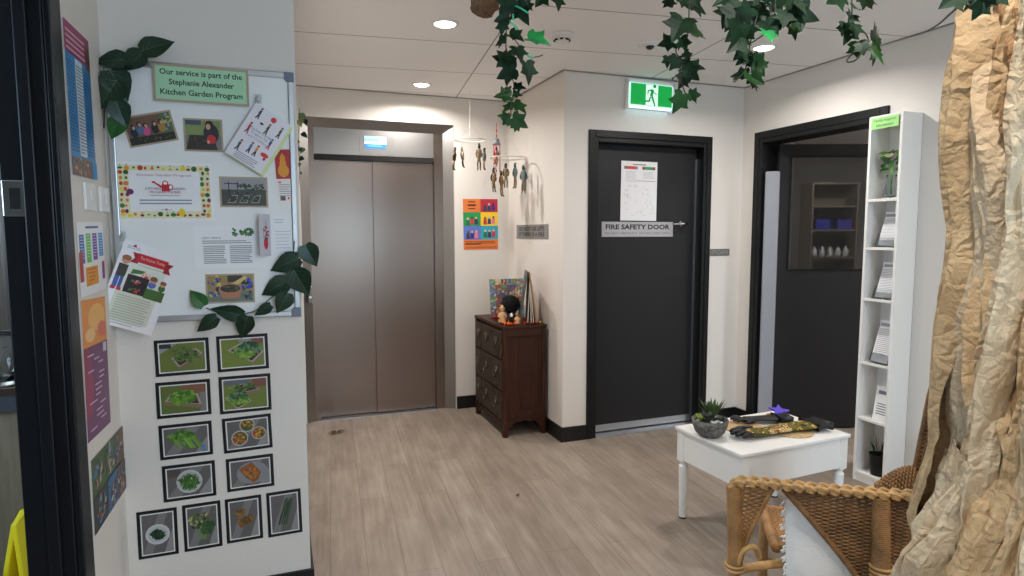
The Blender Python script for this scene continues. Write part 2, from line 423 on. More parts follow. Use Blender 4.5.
class Sheet(MB):
    """flat printed thing in its own x (right) and z (up), facing -y; print layers a hair apart"""
    def __init__(s, w, h, base=(240, 240, 238), t=0.0008, warp=None):
        super().__init__(); s.w, s.h, s.t, s.k, s.dim = w, h, t, 0, 1.0; s.warp = warp; s.clip = (-w / 2, w / 2, -h / 2, h / 2)
        c = lin(base)
        if warp:
            n = 14
            for side, y in ((0, -t), (1, 0)):
                vs = [warp(-w / 2 + w * i / n, y, -h / 2 + h * j / n) for j in range(n + 1) for i in range(n + 1)]
                fs = [(j * (n + 1) + i, j * (n + 1) + i + 1, (j + 1) * (n + 1) + i + 1, (j + 1) * (n + 1) + i) for j in range(n) for i in range(n)]
                if side: fs = [f[::-1] for f in fs]
                s.add(vs, fs, 0, c)
        else:
            s.box((0, -t / 2, 0), (w, t, h), 0, c)

    def poly(s, pts, col, lift=None):
        a, b, c, d = s.clip
        s.k += 1; y = -s.t - 2.2e-5 * s.k - 4e-5
        p = [(min(max(x, a), b), y, min(max(z, c), d)) for x, z in pts]
        if s.warp: p = [s.warp(*q) for q in p]
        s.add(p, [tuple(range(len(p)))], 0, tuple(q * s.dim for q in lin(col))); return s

    def rect(s, x0, z0, x1, z1, col):
        if s.warp:
            n = 28
            for i in range(n):
                xa, xb = x0 + (x1 - x0) * i / n, x0 + (x1 - x0) * (i + 1) / n
                s.poly([(xa, z0), (xb, z0), (xb, z1), (xa, z1)], col); s.k -= 1
            s.k += 1
            return s
        return s.poly([(x0, z0), (x1, z0), (x1, z1), (x0, z1)], col)

    def ell(s, cx, cz, rx, rz, col, n=16):
        return s.poly([(cx + rx * math.cos(2 * PI * i / n), cz + rz * math.sin(2 * PI * i / n)) for i in range(n)], col)

    def text(s, txt, cx, cz, w, h, col, bold=0.0, ang=0.0):
        vs, fs = text_geo(txt, bold); s.k += 1; y = -s.t - 2.2e-5 * s.k - 6e-5
        ca, sa = math.cos(ang), math.sin(ang)
        p = [(cx + x * w * ca - z * h * sa, y, cz + x * w * sa + z * h * ca) for x, z in vs]
        if s.warp: p = [s.warp(*q) for q in p]
        s.add(p, fs, 0, lin(col)); return s

    def lines(s, x0, x1, ztop, n, dz, col=(130, 132, 140), th=0.35, rnd=None):
        r = rnd or RND
        for i in range(n):
            z = ztop - i * dz
            s.rect(x0, z - dz * th, x1 - (x1 - x0) * r.choice([0, 0, 0.04, 0.3 if i == n - 1 else 0.1]), z, col)
        return s

    def leaves(s, cx, cz, rx, rz, n, cols, size, rnd=None, el=0.55):
        r = rnd or RND
        for i in range(n):
            a = r.uniform(0, 2 * PI); q = math.sqrt(r.random())
            x, z = cx + rx * q * math.cos(a), cz + rz * q * math.sin(a)
            b = r.uniform(0, 2 * PI); sz = size * r.uniform(0.6, 1.3)
            ux, uz = math.cos(b), math.sin(b)
            s.poly([(x - ux * sz, z - uz * sz), (x + uz * sz * el, z - ux * sz * el), (x + ux * sz, z + uz * sz), (x - uz * sz * el, z + ux * sz * el)], r.choice(cols))
        return s


def fit_quad(pts):
    """corners tl, tr, br, bl on a wall facing -y -> centre, width, height, tilt (rotation about local y)"""
    tl, tr, br, bl = pts
    c = (tl + tr + br + bl) / 4
    e = ((tr - tl) + (br - bl)) / 2; f = ((tl - bl) + (tr - br)) / 2
    a = 0.5 * (math.atan2(e.z, e.x) + math.atan2(-f.x, f.z))
    return c, e.length, f.length, -a


# ------------------------------------------------------------------ the setting
def boxes(name, spans, m, bevel=0):
    b = MB()
    for s in spans: b.span(*s)
    return b.build(name, m, bevel=bevel)


XE = 5.6        # far side of the next room
FD0, FD1, FDZ = 1.985, 2.878, 2.035      # fire door opening
RD0, RD1, RDZ = 2.625, 3.565, 2.055      # right doorway opening (y range)
LD0, LD1, LDZ = 0.85, 1.925, 2.08         # kitchen doorway in the left wall (y range)
EX0, EX1, EZ = 0.171, 1.309, 2.235       # lift opening
WT = 0.15
struct(boxes('floor', [((-3.2, YREAR - .15, -0.06), (XE, YE + .9, 0))], 'floor'))
struct(boxes('ceiling', [((-3.2, YREAR - .15, ZC), (XE, YE + .9, ZC + 0.06))], 'ceiling'))
struct(boxes('wall_back', [((XB - .1, YE, 0), (EX0, YE + WT, ZC)), ((EX1, YE, 0), (XS + .001, YE + WT, ZC)), ((EX0, YE, EZ), (EX1, YE + WT, ZC)),
                           ((EX0 - .05, YE + .8, 0), (EX1 + .05, YE + .85, ZC))], 'wall'))
struct(boxes('wall_side', [((XS, YF, 0), (XS + WT, YE + WT, ZC))], 'wall'))
struct(boxes('wall_front', [((XS + WT, YF, 0), (FD0, YF + WT, ZC)), ((FD1, YF, 0), (XR + .001, YF + WT, ZC)), ((FD0, YF, FDZ), (FD1, YF + WT, ZC))], 'wall'))
struct(boxes('wall_right', [((XR, YREAR, 0), (XR + WT, RD0, ZC)), ((XR, RD1, 0), (XR + WT, YF + WT, ZC)), ((XR, RD0, RDZ), (XR + WT, RD1, ZC))], 'wall'))
struct(boxes('wall_board', [((XL, YB, 0), (XB, YE + WT, ZC))], 'wall'))
struct(boxes('wall_left', [((XL - .11, LD1, 0), (XL, YE, ZC)), ((XL - .11, YREAR, 0), (XL, LD0, ZC)), ((XL - .11, LD0, LDZ), (XL, LD1, ZC))], 'wall'))
struct(boxes('wall_rear', [((-3.2, YREAR - WT, 0), (0.78, YREAR, ZC)), ((2.42, YREAR - WT, 0), (XE, YREAR, ZC)),
                           ((0.78, YREAR - WT, 0), (2.42, YREAR, 0.7)), ((0.78, YREAR - WT, 2.2), (2.42, YREAR, ZC))], 'wall'))
struct(boxes('wall_kitchen', [((-3.2, YREAR, 0), (-3.05, 3.4, ZC)), ((-3.05, 3.25, 0), (XL - .11, 3.4, ZC))], 'wall'))
struct(boxes('wall_storeroom', [((XE - .15, YREAR, 0), (XE, YF + .9, ZC)), ((XR + WT, YF + .55, 0), (XE - .15, YF + .7, ZC))], 'wall'))

# unseen rear window, added and placed for the cool light
b = MB()
for s in (((.78, YREAR - .09, .7), (.84, YREAR - .03, 2.2)), ((2.36, YREAR - .09, .7), (2.42, YREAR - .03, 2.2)), ((.84, YREAR - .09, .7), (2.36, YREAR - .03, .76)),
          ((.84, YREAR - .09, 2.14), (2.36, YREAR - .03, 2.2)), ((1.57, YREAR - .09, .76), (1.63, YREAR - .03, 2.14))): b.span(*s)
w1 = struct(b.build('window_1', 'black'))
MB().span((.84, YREAR - .065, .76), (2.36, YREAR - .06, 2.14)).build('window_pane', 'glass', w1)

# black skirting
SK, ST = 0.1, 0.012
struct(boxes('baseboard_back', [((EX1 + .005, YE - ST, 0), (XS, YE, SK))], 'skirt'))
struct(boxes('baseboard_side', [((XS - ST, YF - ST, 0), (XS, YE - ST, SK))], 'skirt'))
struct(boxes('baseboard_front', [((XS, YF - ST, 0), (FD0 - .047, YF, SK)), ((FD1 + .047, YF - ST, 0), (XR, YF, SK))], 'skirt'))
struct(boxes('baseboard_right', [((XR - ST, RD1 + .05, 0), (XR, YF - ST, SK)), ((XR - ST, YREAR, 0), (XR, RD0 - .05, SK))], 'skirt'))
struct(boxes('baseboard_board', [((XL + ST, YB - ST, 0), (XB + ST, YB, SK)), ((XB, YB, 0), (XB + ST, YE, SK))], 'skirt'))
struct(boxes('baseboard_left', [((XL, LD1 + .077, 0), (XL + ST, YB, SK))], 'skirt'))
# thin shadow moulding where walls meet the ceiling
b = MB()
for s in (((XB, YE - .012, ZC - .006), (XS, YE, ZC)), ((XS - .012, YF - .012, ZC - .006), (XS, YE, ZC)), ((XS, YF - .012, ZC - .006), (XR, YF, ZC)), ((XR - .012, YREAR, ZC - .006), (XR, YF, ZC))): b.span(*s)
struct(b.build('trim_1', mat('grey_ceiling_moulding', (150, 145, 140), 0.6)))

# ---- kitchen doorway frame on the left: black architrave, reveal, stop and strike plate
b = MB()
b.span((XL, LD1 - .012, 0), (XL + .018, LD1 + .075, LDZ + .075))
b.span((XL, LD0 - .075, 0), (XL + .018, LD0 + .012, LDZ + .075))
b.span((XL, LD0 + .012, LDZ - .012), (XL + .018, LD1 - .012, LDZ + .075))
b.span((XL - .11, LD1 - .014, 0), (XL, LD1, LDZ)); b.span((XL - .11, LD0, 0), (XL, LD0 + .014, LDZ)); b.span((XL - .11, LD0 + .014, LDZ - .014), (XL, LD1 - .014, LDZ))
b.span((XL - .06, LD1 - .026, 0), (XL - .03, LD1 - .014, LDZ - .014))
d2 = struct(b.build('door_2', 'frame_black', bevel=.004))
p = at_y(14, 198.5, LD1 - .016)
b = MB(); b.span((p.x - .024, LD1 - .0185, p.z - .045), (p.x + .024, LD1 - .0145, p.z + .045))
sp = b.build('strike_plate', 'chrome', d2, bevel=.002)
b = MB(); b.span((p.x - .008, LD1 - .0195, p.z - .026), (p.x + .014, LD1 - .0186, p.z + .026)); b.build('strike_hole', 'gap', sp)

# ---- fire safety door
b = MB(); AW = .046
b.span((FD0 - AW, YF - .014, 0), (FD0, YF + .02, FDZ + AW)); b.span((FD1, YF - .014, 0), (FD1 + AW - .006, YF + .02, FDZ + AW)); b.span((FD0, YF - .014, FDZ), (FD1, YF + .02, FDZ + AW))
b.span((FD0, YF - .008, 0), (FD0 + .026, YF + .14, FDZ)); b.span((FD1 - .026, YF - .008, 0), (FD1, YF + .14, FDZ)); b.span((FD0 + .026, YF - .008, FDZ - .03), (FD1 - .026, YF + .14, FDZ))
d1 = struct(b.build('door_1', 'black', bevel=.003))
DL0, DL1, DLY, DLZ = FD0 + .03, FD1 - .03, YF + .075, FDZ - .034
b = MB(); b.span((DL0, DLY, .012), (DL1, DLY + .045, DLZ)); leaf = b.build('door_leaf', 'door_black', d1, bevel=.002)
b = MB(); b.span((DL0 - .003, DLY - .006, .02), (DL0 + .006, DLY - .0005, 1.86)); b.span((DL1 - .012, DLY - .007, .02), (DL1 + .003, DLY - .0005, 1.93)); b.build('edge_strip', 'alu', leaf)
b = MB(); b.span((DL0, DLY - .008, .016), (DL1, DLY - .0005, .062)); b.build('kick_strip', 'alu', leaf, bevel=.002)
b = MB(); b.span((FD0 + .027, YF - .022, 0), (FD1 - .027, YF + .13, .009)); b.build('threshold', 'alu', d1, bevel=.003)
hp = at_y(684.5, 223.5, DLY - .03)
b = MB(); b.T = Matrix.Translation((hp.x, DLY, hp.z)) @ Matrix.Rotation(PI / 2, 4, 'X')
b.lathe([(.027, 0), (.027, .008), (.012, .012), (.011, .045)], 20)
b.T = Matrix.Translation((hp.x, DLY - .045, hp.z)); b.tube([(0.008, 0, 0), (-.03, -.004, -.002), (-.07, -.006, -.004), (-.108, .0, -.006)], [.012, .011, .009, .008], 10)
b.build('lever_handle', 'chrome', leaf, smooth=True)

# ---- black doorway on the right, its leaf swung into the next room
b = MB(); AW = .05
b.span((XR - .014, RD1, 0), (XR + .02, RD1 + AW - .006, RDZ + AW)); b.span((XR - .014, RD0 - AW, 0), (XR + .02, RD0, RDZ + AW)); b.span((XR - .014, RD0, RDZ), (XR + .02, RD1, RDZ + AW))
b.span((XR - .01, RD1 - .03, 0), (XR + WT, RD1, RDZ)); b.span((XR - .01, RD0, 0), (XR + WT, RD0 + .03, RDZ)); b.span((XR - .01, RD0 + .03, RDZ - .03), (XR + WT, RD1 - .03, RDZ))
d3 = struct(b.build('door_3', 'black', bevel=.003))
HX, HY = XR + .095, RD1 - .075
LW, WX0, WX1, WZ0, WZ1 = .86, .075, .80, 1.135, 1.94
LR = Matrix.Translation((HX, HY, 0)) @ Matrix.Rotation(-math.radians(20.5), 4, 'Z')
b = MB(); b.T = LR
b.span((0, -.02, .012), (LW, .02, WZ0)); b.span((0, -.02, WZ1), (LW, .02, 2.015)); b.span((0, -.02, WZ0), (WX0, .02, WZ1)); b.span((WX1, -.02, WZ0), (LW, .02, WZ1))
lf = b.build('door_leaf', 'door_black', d3)
b = MB(); b.T = LR
for s in (((WX0, -.024, WZ0), (WX1, .024, WZ0 + .012)), ((WX0, -.024, WZ1 - .012), (WX1, .024, WZ1)), ((WX0, -.024, WZ0 + .012), (WX0 + .012, .024, WZ1 - .012)), ((WX1 - .012, -.024, WZ0 + .012), (WX1, .024, WZ1 - .012))): b.span(*s)
b.build('glazing_bead', 'black', lf)
b = MB(); b.T = LR; b.span((WX0 + .012, -.004, WZ0 + .012), (WX1 - .012, .002, WZ1 - .012))
b.build('window_pane', mat('grey_tinted_glass', (176, 180, 184), 0.0, trans=1.0, spec=1.0, ior=1.7), lf)
b = MB(); g0 = at_x(771.5, 300, XR + .06); b.T = Matrix.Translation((XR + .05, RD1 - .075, 0)) @ Matrix.Rotation(math.radians(-38), 4, 'Z')
b.prism([(-.048, .05), (.048, .05), (.048, 1.83), (-.048, 1.83)], -.012, .012)
b.build('finger_guard', 'grey_plastic', d3, bevel=.01)

area_light('storeroom_fill', (4.3, 1.5, ZC - .03), (4.1, .8, 0), .4, .4, 90, (.9, .95, 1))  # unseen lamp added so the door glass mirrors a brighter room
struct(boxes('wall_light_block', [((4.22, 3.05, 0), (4.30, YF + .56, ZC))], 'wall'))  # unseen wall added to keep that light off the space behind the leaf
# ---- the next room, seen dimly through the tinted glass
t = thing('shelving_unit', 'dim shelving unit mirrored in the glass of the right doorway', 'shelf', (3.95, .42, 0), (0, 0, PI - .3))
b = MB(); b.span((-.25, -.16, 0), (-.23, .16, 1.95)); b.span((.23, -.16, 0), (.25, .16, 1.95)); b.span((-.23, .14, 0), (.23, .16, 1.95)); b.build('carcass', 'cupboard', t)
for z in (.35, .75, 1.12, 1.42, 1.68, 1.93): MB().span((-.23, -.15, z), (.23, .14, z + .02)).build('shelf', 'cupboard', t)
SM = Matrix.Translation((3.95, .42, 0)) @ Matrix.Rotation(PI - .3, 4, 'Z')
for k, (x, z, c) in enumerate(((-.12, 1.44, (60, 60, 150)), (.11, 1.44, (48, 56, 160)))):
    b = MB(); b.prism([(-.075, 0), (.075, 0), (.08, .12), (.075, .12), (.07, .01), (-.07, .01), (-.075, .12), (-.08, .12)], -.09, .09); b.span((-.07, -.09, .01), (.07, -.082, .11)); b.span((-.07, .082, .01), (.07, .09, .11))
    tag(b.build('storage_tub', mat('blue_tub_plastic', c, .4), loc=SM @ V((x, -.04, z + .001)), rot=(0, 0, PI - .3)), ('one blue tub nearer the wall side' if x < 0 else 'other blue tub nearer the middle') + ' on the shelving mirrored in the door glass', 'tub')
for k in range(5):
    b = MB(); b.lathe([(.0, 0), (.03, 0), (.033, .02), (.03, .07), (.012, .09), (.012, .11), (.0, .11)], 16)
    tag(b.build('bottle', mat('milky_bottle_plastic', (220, 214, 210), .4), smooth=True, loc=SM @ V((-.18 + k * .085, -.05, 1.1405))), 'small pale bottle in a row on the shelving mirrored in the door glass', 'bottle', 'pale bottles on the mirrored shelf')

# ---- kitchen glimpsed past the black frame
KB = 2.56
t = thing('kitchen_bench', 'stainless steel kitchen bench glimpsed past the black door frame', 'bench', (-1.45, KB, 0))
b = MB(); b.span((-1.2, 0, .852), (.80, .66, .885)); b.span((-1.2, .64, .885), (.80, .66, 1.0)); b.build('bench_top', 'steel', t, bevel=.004)
b = MB(); b.span((-1.2, .003, .80), (.80, .03, .852)); b.build('front_rail', mat('dark_rail', (62, 64, 72), .5), t)
b = MB(); b.span((-1.18, .03, .1), (.80, .6, .80)); b.build('cupboard', 'cupboard', t); b = MB(); b.span((-1.18, .09, 0), (.80, .6, .1)); b.build('kickboard', 'black', t)
b = MB(); b.span((-3.0, 3.225, 1.0), (XL - .12, 3.248, 2.2)); tag(b.build('steel_splashback', 'steel'), 'stainless steel splashback on the kitchen wall beyond the black frame', 'splashback')
gp = at_z(3, 385, .886)
b = MB(); b.lathe([(.0, 0), (.045, 0), (.05, .01), (.05, .15), (.042, .165), (.042, .18), (.038, .18), (.038, .163), (.046, .148), (.046, .014), (.0, .012)], 24, cap=False)
tag(b.build('glass_jar', 'glass', smooth=True, loc=(gp.x - .01, gp.y + .02, .8855)), 'clear glass jar on the steel kitchen bench', 'jar')
# yellow floor sign folded against the bench, bin with blue lid
yp = at_d(20, 530, 1.98)
t = thing('floor_sign', 'yellow plastic floor sign standing inside the kitchen doorway', 'floor sign', (yp.x + .045, yp.y, 0), (0, 0, 1.2))
for sgn in (-1, 1):
    b = MB(); b.T = Matrix.Translation((0, .085 * sgn, 0)) @ Matrix.Rotation(.16 * sgn, 4, 'X')
    b.prism([(-.14, 0), (-.105, 0), (-.095, .03), (.095, .03), (.105, 0), (.14, 0), (.09, .53), (.05, .56), (-.05, .56), (-.09, .53)], -.008, .008)
    b.build('sign_panel', 'plastic_yellow', t, bevel=.003)
bp_ = at_d(-2, 560, 1.93)
t = thing('waste_bin', 'dark bin with a bright blue lid beside the yellow floor sign', 'bin', (bp_.x - .115, bp_.y - .03, 0))
b = MB(); b.lathe([(0, 0), (.09, 0), (.115, .36), (.118, .37), (0, .37)], 24); b.build('bin_body', 'black_plastic', t, smooth=False)
b = MB(); b.lathe([(.121, .355), (.123, .385), (.11, .41), (.05, .425), (0, .428)], 24); b.build('bin_lid', 'blue_lid', t, smooth=True)

# ------------------------------------------------------------------ ceiling fittings
def downlight(p, label, parent_label=None, energy=DOWNLIGHT_W, r=.052):
    t = thing('ceiling_downlight', label, 'downlight', (p[0], p[1], ZC), group='downlights in the white tiled ceiling')
    b = MB(); b.lathe([(r, -.001), (r, -.006), (r + .004, -.009), (r + .016, -.006), (r + .018, 0)], 32, cap=False); b.build('trim_ring', 'white_plastic', t, smooth=True)
    b = MB(); b.lathe([(0, -.017), (r * .5, -.0155), (r * .85, -.010), (r * .98, -.0035)], 32, cap=False); b.build('light_lens', 'lens', t)
    area_light('downlight_lamp', (p[0], p[1], ZC - .02), (p[0], p[1], 0), r * 1.8, 0, energy, WARM, 'DISK', 160, t)


downlight(at_z(445, 23, ZC), 'larger looking of the two round downlights before the lift', energy=DOWNLIGHT_W * 1.0)
downlight(at_z(421.5, 84, ZC), 'round downlight close to the wall above the lift doors', energy=DOWNLIGHT_W * .9)
downlight(at_z(764, 47, ZC), 'round downlight half hidden behind the hanging ivy', energy=DOWNLIGHT_W * .9)
for x, y, e in ((2.5, 1.35, .4), (.95, .62, .7), (2.0, -.1, .25), (2.4, -.8, 1.1), (.5, -1.4, .8)):
    downlight((x, y), 'round downlight in the ceiling above and behind the viewer', energy=DOWNLIGHT_W * e)
p = at_z(650, 44, ZC)
t = thing('emergency_light', 'small round emergency light on the ceiling beside the ivy', 'emergency light', (p.x, p.y, ZC))
b = MB(); b.lathe([(.062, 0), (.06, -.008), (.03, -.013)], 28); b.build('base_plate', 'white_plastic', t, smooth=True)
b = MB(); b.ball((0, 0, -.012), .024, n=8, sc=(1, 1, .8)); b.build('sensor_dome', 'sensor', t, smooth=True)
p = at_z(562, 34, ZC)
t = thing('smoke_detector', 'white round smoke detector on the ceiling behind the ivy strand', 'smoke detector', (p.x, p.y, ZC))
b = MB(); b.lathe([(.062, 0), (.062, -.012), (.052, -.018)], 28); b.build('mounting_base', 'white_plastic', t, smooth=True)
b = MB(); b.lathe([(.048, -.0185), (.048, -.026), (.036, -.03), (.036, -.042), (.028, -.046), (0, -.046)], 28)
h = b.build('sensing_head', 'white_plastic', t)
b = MB()
for i in range(8): b.box((.0405 * math.cos(i * PI / 4 + .3), .0405 * math.sin(i * PI / 4 + .3), -.0345), (.008, .016, .007), rz=i * PI / 4 + .3)
b.build('vent_slot', 'gap', h)

# ------------------------------------------------------------------ lift
t = thing('lift', 'stainless steel lift with two sliding door panels', 'lift', (0, YE, 0))
b = MB()     # splayed portal frame
o0, o1, oz = EX0 + .003, EX1 - .003, EZ - .003
i0, i1, iz = .235, 1.232, 2.172
for pts in ([(o0, .015, 0), (i0, .05, 0), (i0, .05, iz), (o0, .015, oz)], [(i1, .05, 0), (o1, .015, 0), (o1, .015, oz), (i1, .05, iz)], [(o0, .0, oz), (i0, .05, iz), (i1, .05, iz), (o1, .0, oz)]):
    back = [(x, y + .05, z) for x, y, z in pts]
    b.add(pts + back, [(0, 1, 2, 3), (7, 6, 5, 4), (0, 4, 5, 1), (1, 5, 6, 2), (2, 6, 7, 3), (3, 7, 4, 0)])
b.build('portal_frame', 'steel_downlit', t)
b = MB(); b.span((i0 - .03, .055, 0), (.272, .08, iz + .03)); b.span((1.163, .055, 0), (i1 + .03, .08, iz + .03)); b.build('side_jamb', 'steel', t)
b = MB(); b.span((.2725, .055, 1.982), (1.1625, .08, iz + .03)); hd = b.build('header_panel', 'steel_downlit', t, bevel=.002)
b = MB(); b.span((.60, .0535, 1.992), (.845, .0549, 2.132)); b.build('display_plate', 'steel_downlit', hd, bevel=.001)
s = Sheet(.158, .090, (150, 205, 245), .0012)
s.rect(-.079, -.046, .079, -.012, (40, 110, 190)); s.rect(-.079, -.012, .079, .004, (225, 242, 252)); s.rect(-.079, .004, .03, .03, (120, 185, 238)); s.rect(-.06, -.03, .05, -.022, (90, 160, 220))
s.build('display_screen', 'screen_print', hd, loc=(.717, .0532, 2.081))
b = MB(); b.span((.268, .10, .012), (.705, .125, 1.99)); b.build('door_panel', 'steel', t, bevel=.002)
b = MB(); b.span((.695, .083, .012), (1.168, .0995, 1.99)); b.build('door_panel', 'steel', t, bevel=.002)
b = MB(); b.span((.2725, .057, 1.945), (1.1625, .0815, 1.9815)); b.build('door_track', 'gap', t)
b = MB(); b.span((.2, .13, 0), (1.25, .14, 2.2)); b.build('shaft_back', 'gap', t)
b = MB(); b.span((.272, .02, 0), (1.163, .125, .008)); sl = b.build('door_sill', 'alu', t)
b = MB()
for q in (.045, .07, .1): b.span((.272, q, .0081), (1.163, q + .006, .0088))
b.build('sill_groove', 'gap', sl)
p = at_y(309.5, 292, YE + .0)
b = MB(); b.span((.205, .0, .90), (.232, .05, 1.07)); cp = b.build('call_panel', 'steel_dark', t)
for z in (.94, 1.02):
    b = MB(); b.T = Matrix.Translation((.2185, -.0005, z)) @ Matrix.Rotation(PI / 2, 4, 'X'); b.lathe([(.009, 0), (.009, .003), (.006, .004)], 16); b.build('call_button', 'white_plastic', cp)

# ------------------------------------------------------------------ exit sign
EH = .06
c = at_y(652.5, 95.5, YF - EH); tl = at_y(630, 79.5, YF - EH); br = at_y(676.5, 113, YF - EH)
w_, h_ = .362, .186
t = thing('exit_sign', 'green backlit exit sign with a running figure above the fire door', 'exit sign', (c.x, YF, c.z), (0, math.radians(1), 0))
b = MB(); b.span((-w_ / 2, -.045, h_ / 2 - .028), (w_ / 2, -.001, h_ / 2 + .012)); b.span((-w_ / 2, -.045, -h_ / 2), (-w_ / 2 + .016, -.001, h_ / 2)); b.span((w_ / 2 - .016, -.045, -h_ / 2), (w_ / 2, -.001, h_ / 2))
b.span((-w_ / 2 + .016, -.012, -h_ / 2 + .01), (w_ / 2 - .016, -.001, h_ / 2))
b.build('housing', 'white_plastic', t, bevel=.006)


def bow(x, y, z): return (x, y - EH + .012 + .10 * (x * x), z - .0 * x)


s = Sheet(w_ - .02, h_ - .034, (205, 245, 235), .004, warp=bow)
hw, hh = w_ / 2 - .010, h_ / 2 - .017
s.rect(-hw + .010, -hh + .010, hw - .010, hh - .004, (0, 158, 66))
s.rect(-.046, -hh + .012, .048, hh - .006, (225, 250, 240))
g = (0, 140, 66); FK = 1.5
fig = [[(.014 + .0085 * math.cos(2 * PI * i / 12), .040 + .0085 * math.sin(2 * PI * i / 12)) for i in range(12)]] + [[(-.004, .026), (.010, .026), (.006, -.002), (-.010, -.006)], [(-.004, .026), (-.002, .020), (-.016, .016), (-.019, .002), (-.024, .003), (-.021, .021)],
       [(.006, .026), (.012, .014), (.026, .006), (.024, .002), (.009, .010), (.003, .018)], [(-.010, -.006), (-.003, -.008), (-.010, -.030), (-.032, -.032), (-.033, -.025), (-.016, -.023)],
       [(.006, -.002), (-.004, -.006), (.004, -.024), (.014, -.048), (.021, -.046), (.013, -.022)]]
for pts in fig: s.poly([(x * FK, z * FK + .003) for x, z in pts], g)
s.build('sign_face', 'lit_print', t)
b = MB(); b.span((-w_ / 2 + .02, -.04, -h_ / 2 + .012), (w_ / 2 - .02, -.013, h_ / 2 - .03)); b.build('light_tube', mat('exit_sign_glow', (200, 245, 255), .5, emit=2.2, ecol=(190, 240, 255)), t)


# ------------------------------------------------------------------ whiteboard on the photo wall
def bq(pts, y=YB): return fit_quad([at_y(u, v, y) for u, v in pts])


BX0, BX1, BZ0, BZ1 = XL + .012, .077, 1.097, 1.984
t = thing('whiteboard', 'wall whiteboard with aluminium rim covered in papers and photos', 'whiteboard', ((BX0 + BX1) / 2, YB - .003, (BZ0 + BZ1) / 2))
w_, h_ = BX1 - BX0, BZ1 - BZ0
b = MB(); b.span((-w_ / 2 + .012, -.010, -h_ / 2 + .012), (w_ / 2 - .012, -.002, h_ / 2 - .012)); b.build('board_panel', 'whiteboard', t)
b = MB()
for s in (((-w_ / 2, -.016, -h_ / 2 + .03), (-w_ / 2 + .022, 0, h_ / 2 - .03)), ((w_ / 2 - .022, -.016, -h_ / 2 + .03), (w_ / 2, 0, h_ / 2 - .03)), ((-w_ / 2 + .03, -.016, h_ / 2 - .022), (w_ / 2 - .03, 0, h_ / 2)), ((-w_ / 2 + .03, -.016, -h_ / 2), (w_ / 2 - .03, 0, -h_ / 2 + .022))):
    b.span(*s)
b.build('rim', 'alu', t, bevel=.004)
for sx in (-1, 1):
    for sz in (-1, 1):
        b = MB(); b.prism([(sx * x, sz * z) for x, z in ((w_ / 2 + .001, h_ / 2 + .001), (w_ / 2 - .034, h_ / 2 + .001), (w_ / 2 - .034, h_ / 2 - .024), (w_ / 2 - .024, h_ / 2 - .034), (w_ / 2 + .001, h_ / 2 - .034))], -.018, -.0005)
        b.build('corner_cap', 'corner_grey', t, bevel=.003)
YS = YB - .0135      # board surface


def wall_sheet(name, label, cat, pts, draw, base=(240, 240, 238), y=YS, group=None, warp=None, t=.0008, lift=0):
    c, w, h, a = bq(pts, y)
    s = Sheet(w, h, base, t, warp)
    draw(s, w, h)
    o = s.build(name, 'print', loc=c - V((0, lift, 0)), rot=(0, a, 0))
    return tag(o, label, cat, group)


KR = (176, 158, 134)


def kraft_edge(s, w, h, m=.008): s.rect(-w / 2 + m, -h / 2 + m, w / 2 - m, h / 2 - m, (30, 32, 34))


def d_sign(s, w, h):
    s.rect(-w / 2 + .008, -h / 2 + .008, w / 2 - .008, h / 2 - .008, (168, 216, 178))
    ink = (24, 52, 46)
    s.text('Our service is part of the', 0, h * .27, w * .86, h * .20, ink, .020)
    s.text('Stephanie Alexander', 0, h * .01, w * .68, h * .20, ink, .020)
    s.text('Kitchen Garden Program', 0, -h * .26, w * .86, h * .20, ink, .020)


wall_sheet('green_sign', 'handwritten green sign on brown paper along the top of the whiteboard', 'sign', [(151.7, 62.2), (248.3, 70.6), (249.2, 106.7), (153.9, 100.6)], d_sign, KR, y=YB - .0215)


def d_kids(s, w, h):
    m = .006; a, b, c, d = -w / 2 + m, -h / 2 + m, w / 2 - m, h / 2 - m; s.clip = (a, c, b, d)
    s.rect(a, b, c, d, (120, 92, 72))
    for i in range(7): s.rect(a, b + (d - b) * (.35 + .09 * i), c, b + (d - b) * (.37 + .09 * i), (92, 68, 54))
    s.rect(c - w * .22, b, c, d, (90, 110, 70)); s.leaves(c - w * .1, h * .1, w * .1, h * .3, 16, [(70, 100, 60), (190, 180, 90), (150, 160, 190)], .008)
    s.rect(a, b, c, b + h * .24, (40, 40, 36)); s.leaves(0, b + h * .12, w * .42, h * .08, 24, [(60, 74, 40), (28, 28, 24), (96, 92, 70)], .006)
    for x, z, col in ((-.33, -.05, (30, 40, 60)), (-.08, -.04, (204, 84, 140)), (.1, -.02, (34, 36, 44)), (.24, .0, (170, 130, 60)), (-.2, .02, (80, 110, 150))):
        s.ell(x * w, z * h, w * .075, h * .16, col); s.ell(x * w, z * h + h * .17, w * .042, h * .09, (50, 34, 28)); s.ell(x * w + .002, z * h + h * .15, w * .028, h * .06, (204, 160, 130))


wall_sheet('photo_print', 'tilted photo of children at a garden bed by a brick wall', 'photo', [(122.8, 118.6), (169.2, 108.3), (178.9, 139.4), (128.9, 149.2)], d_kids, KR)


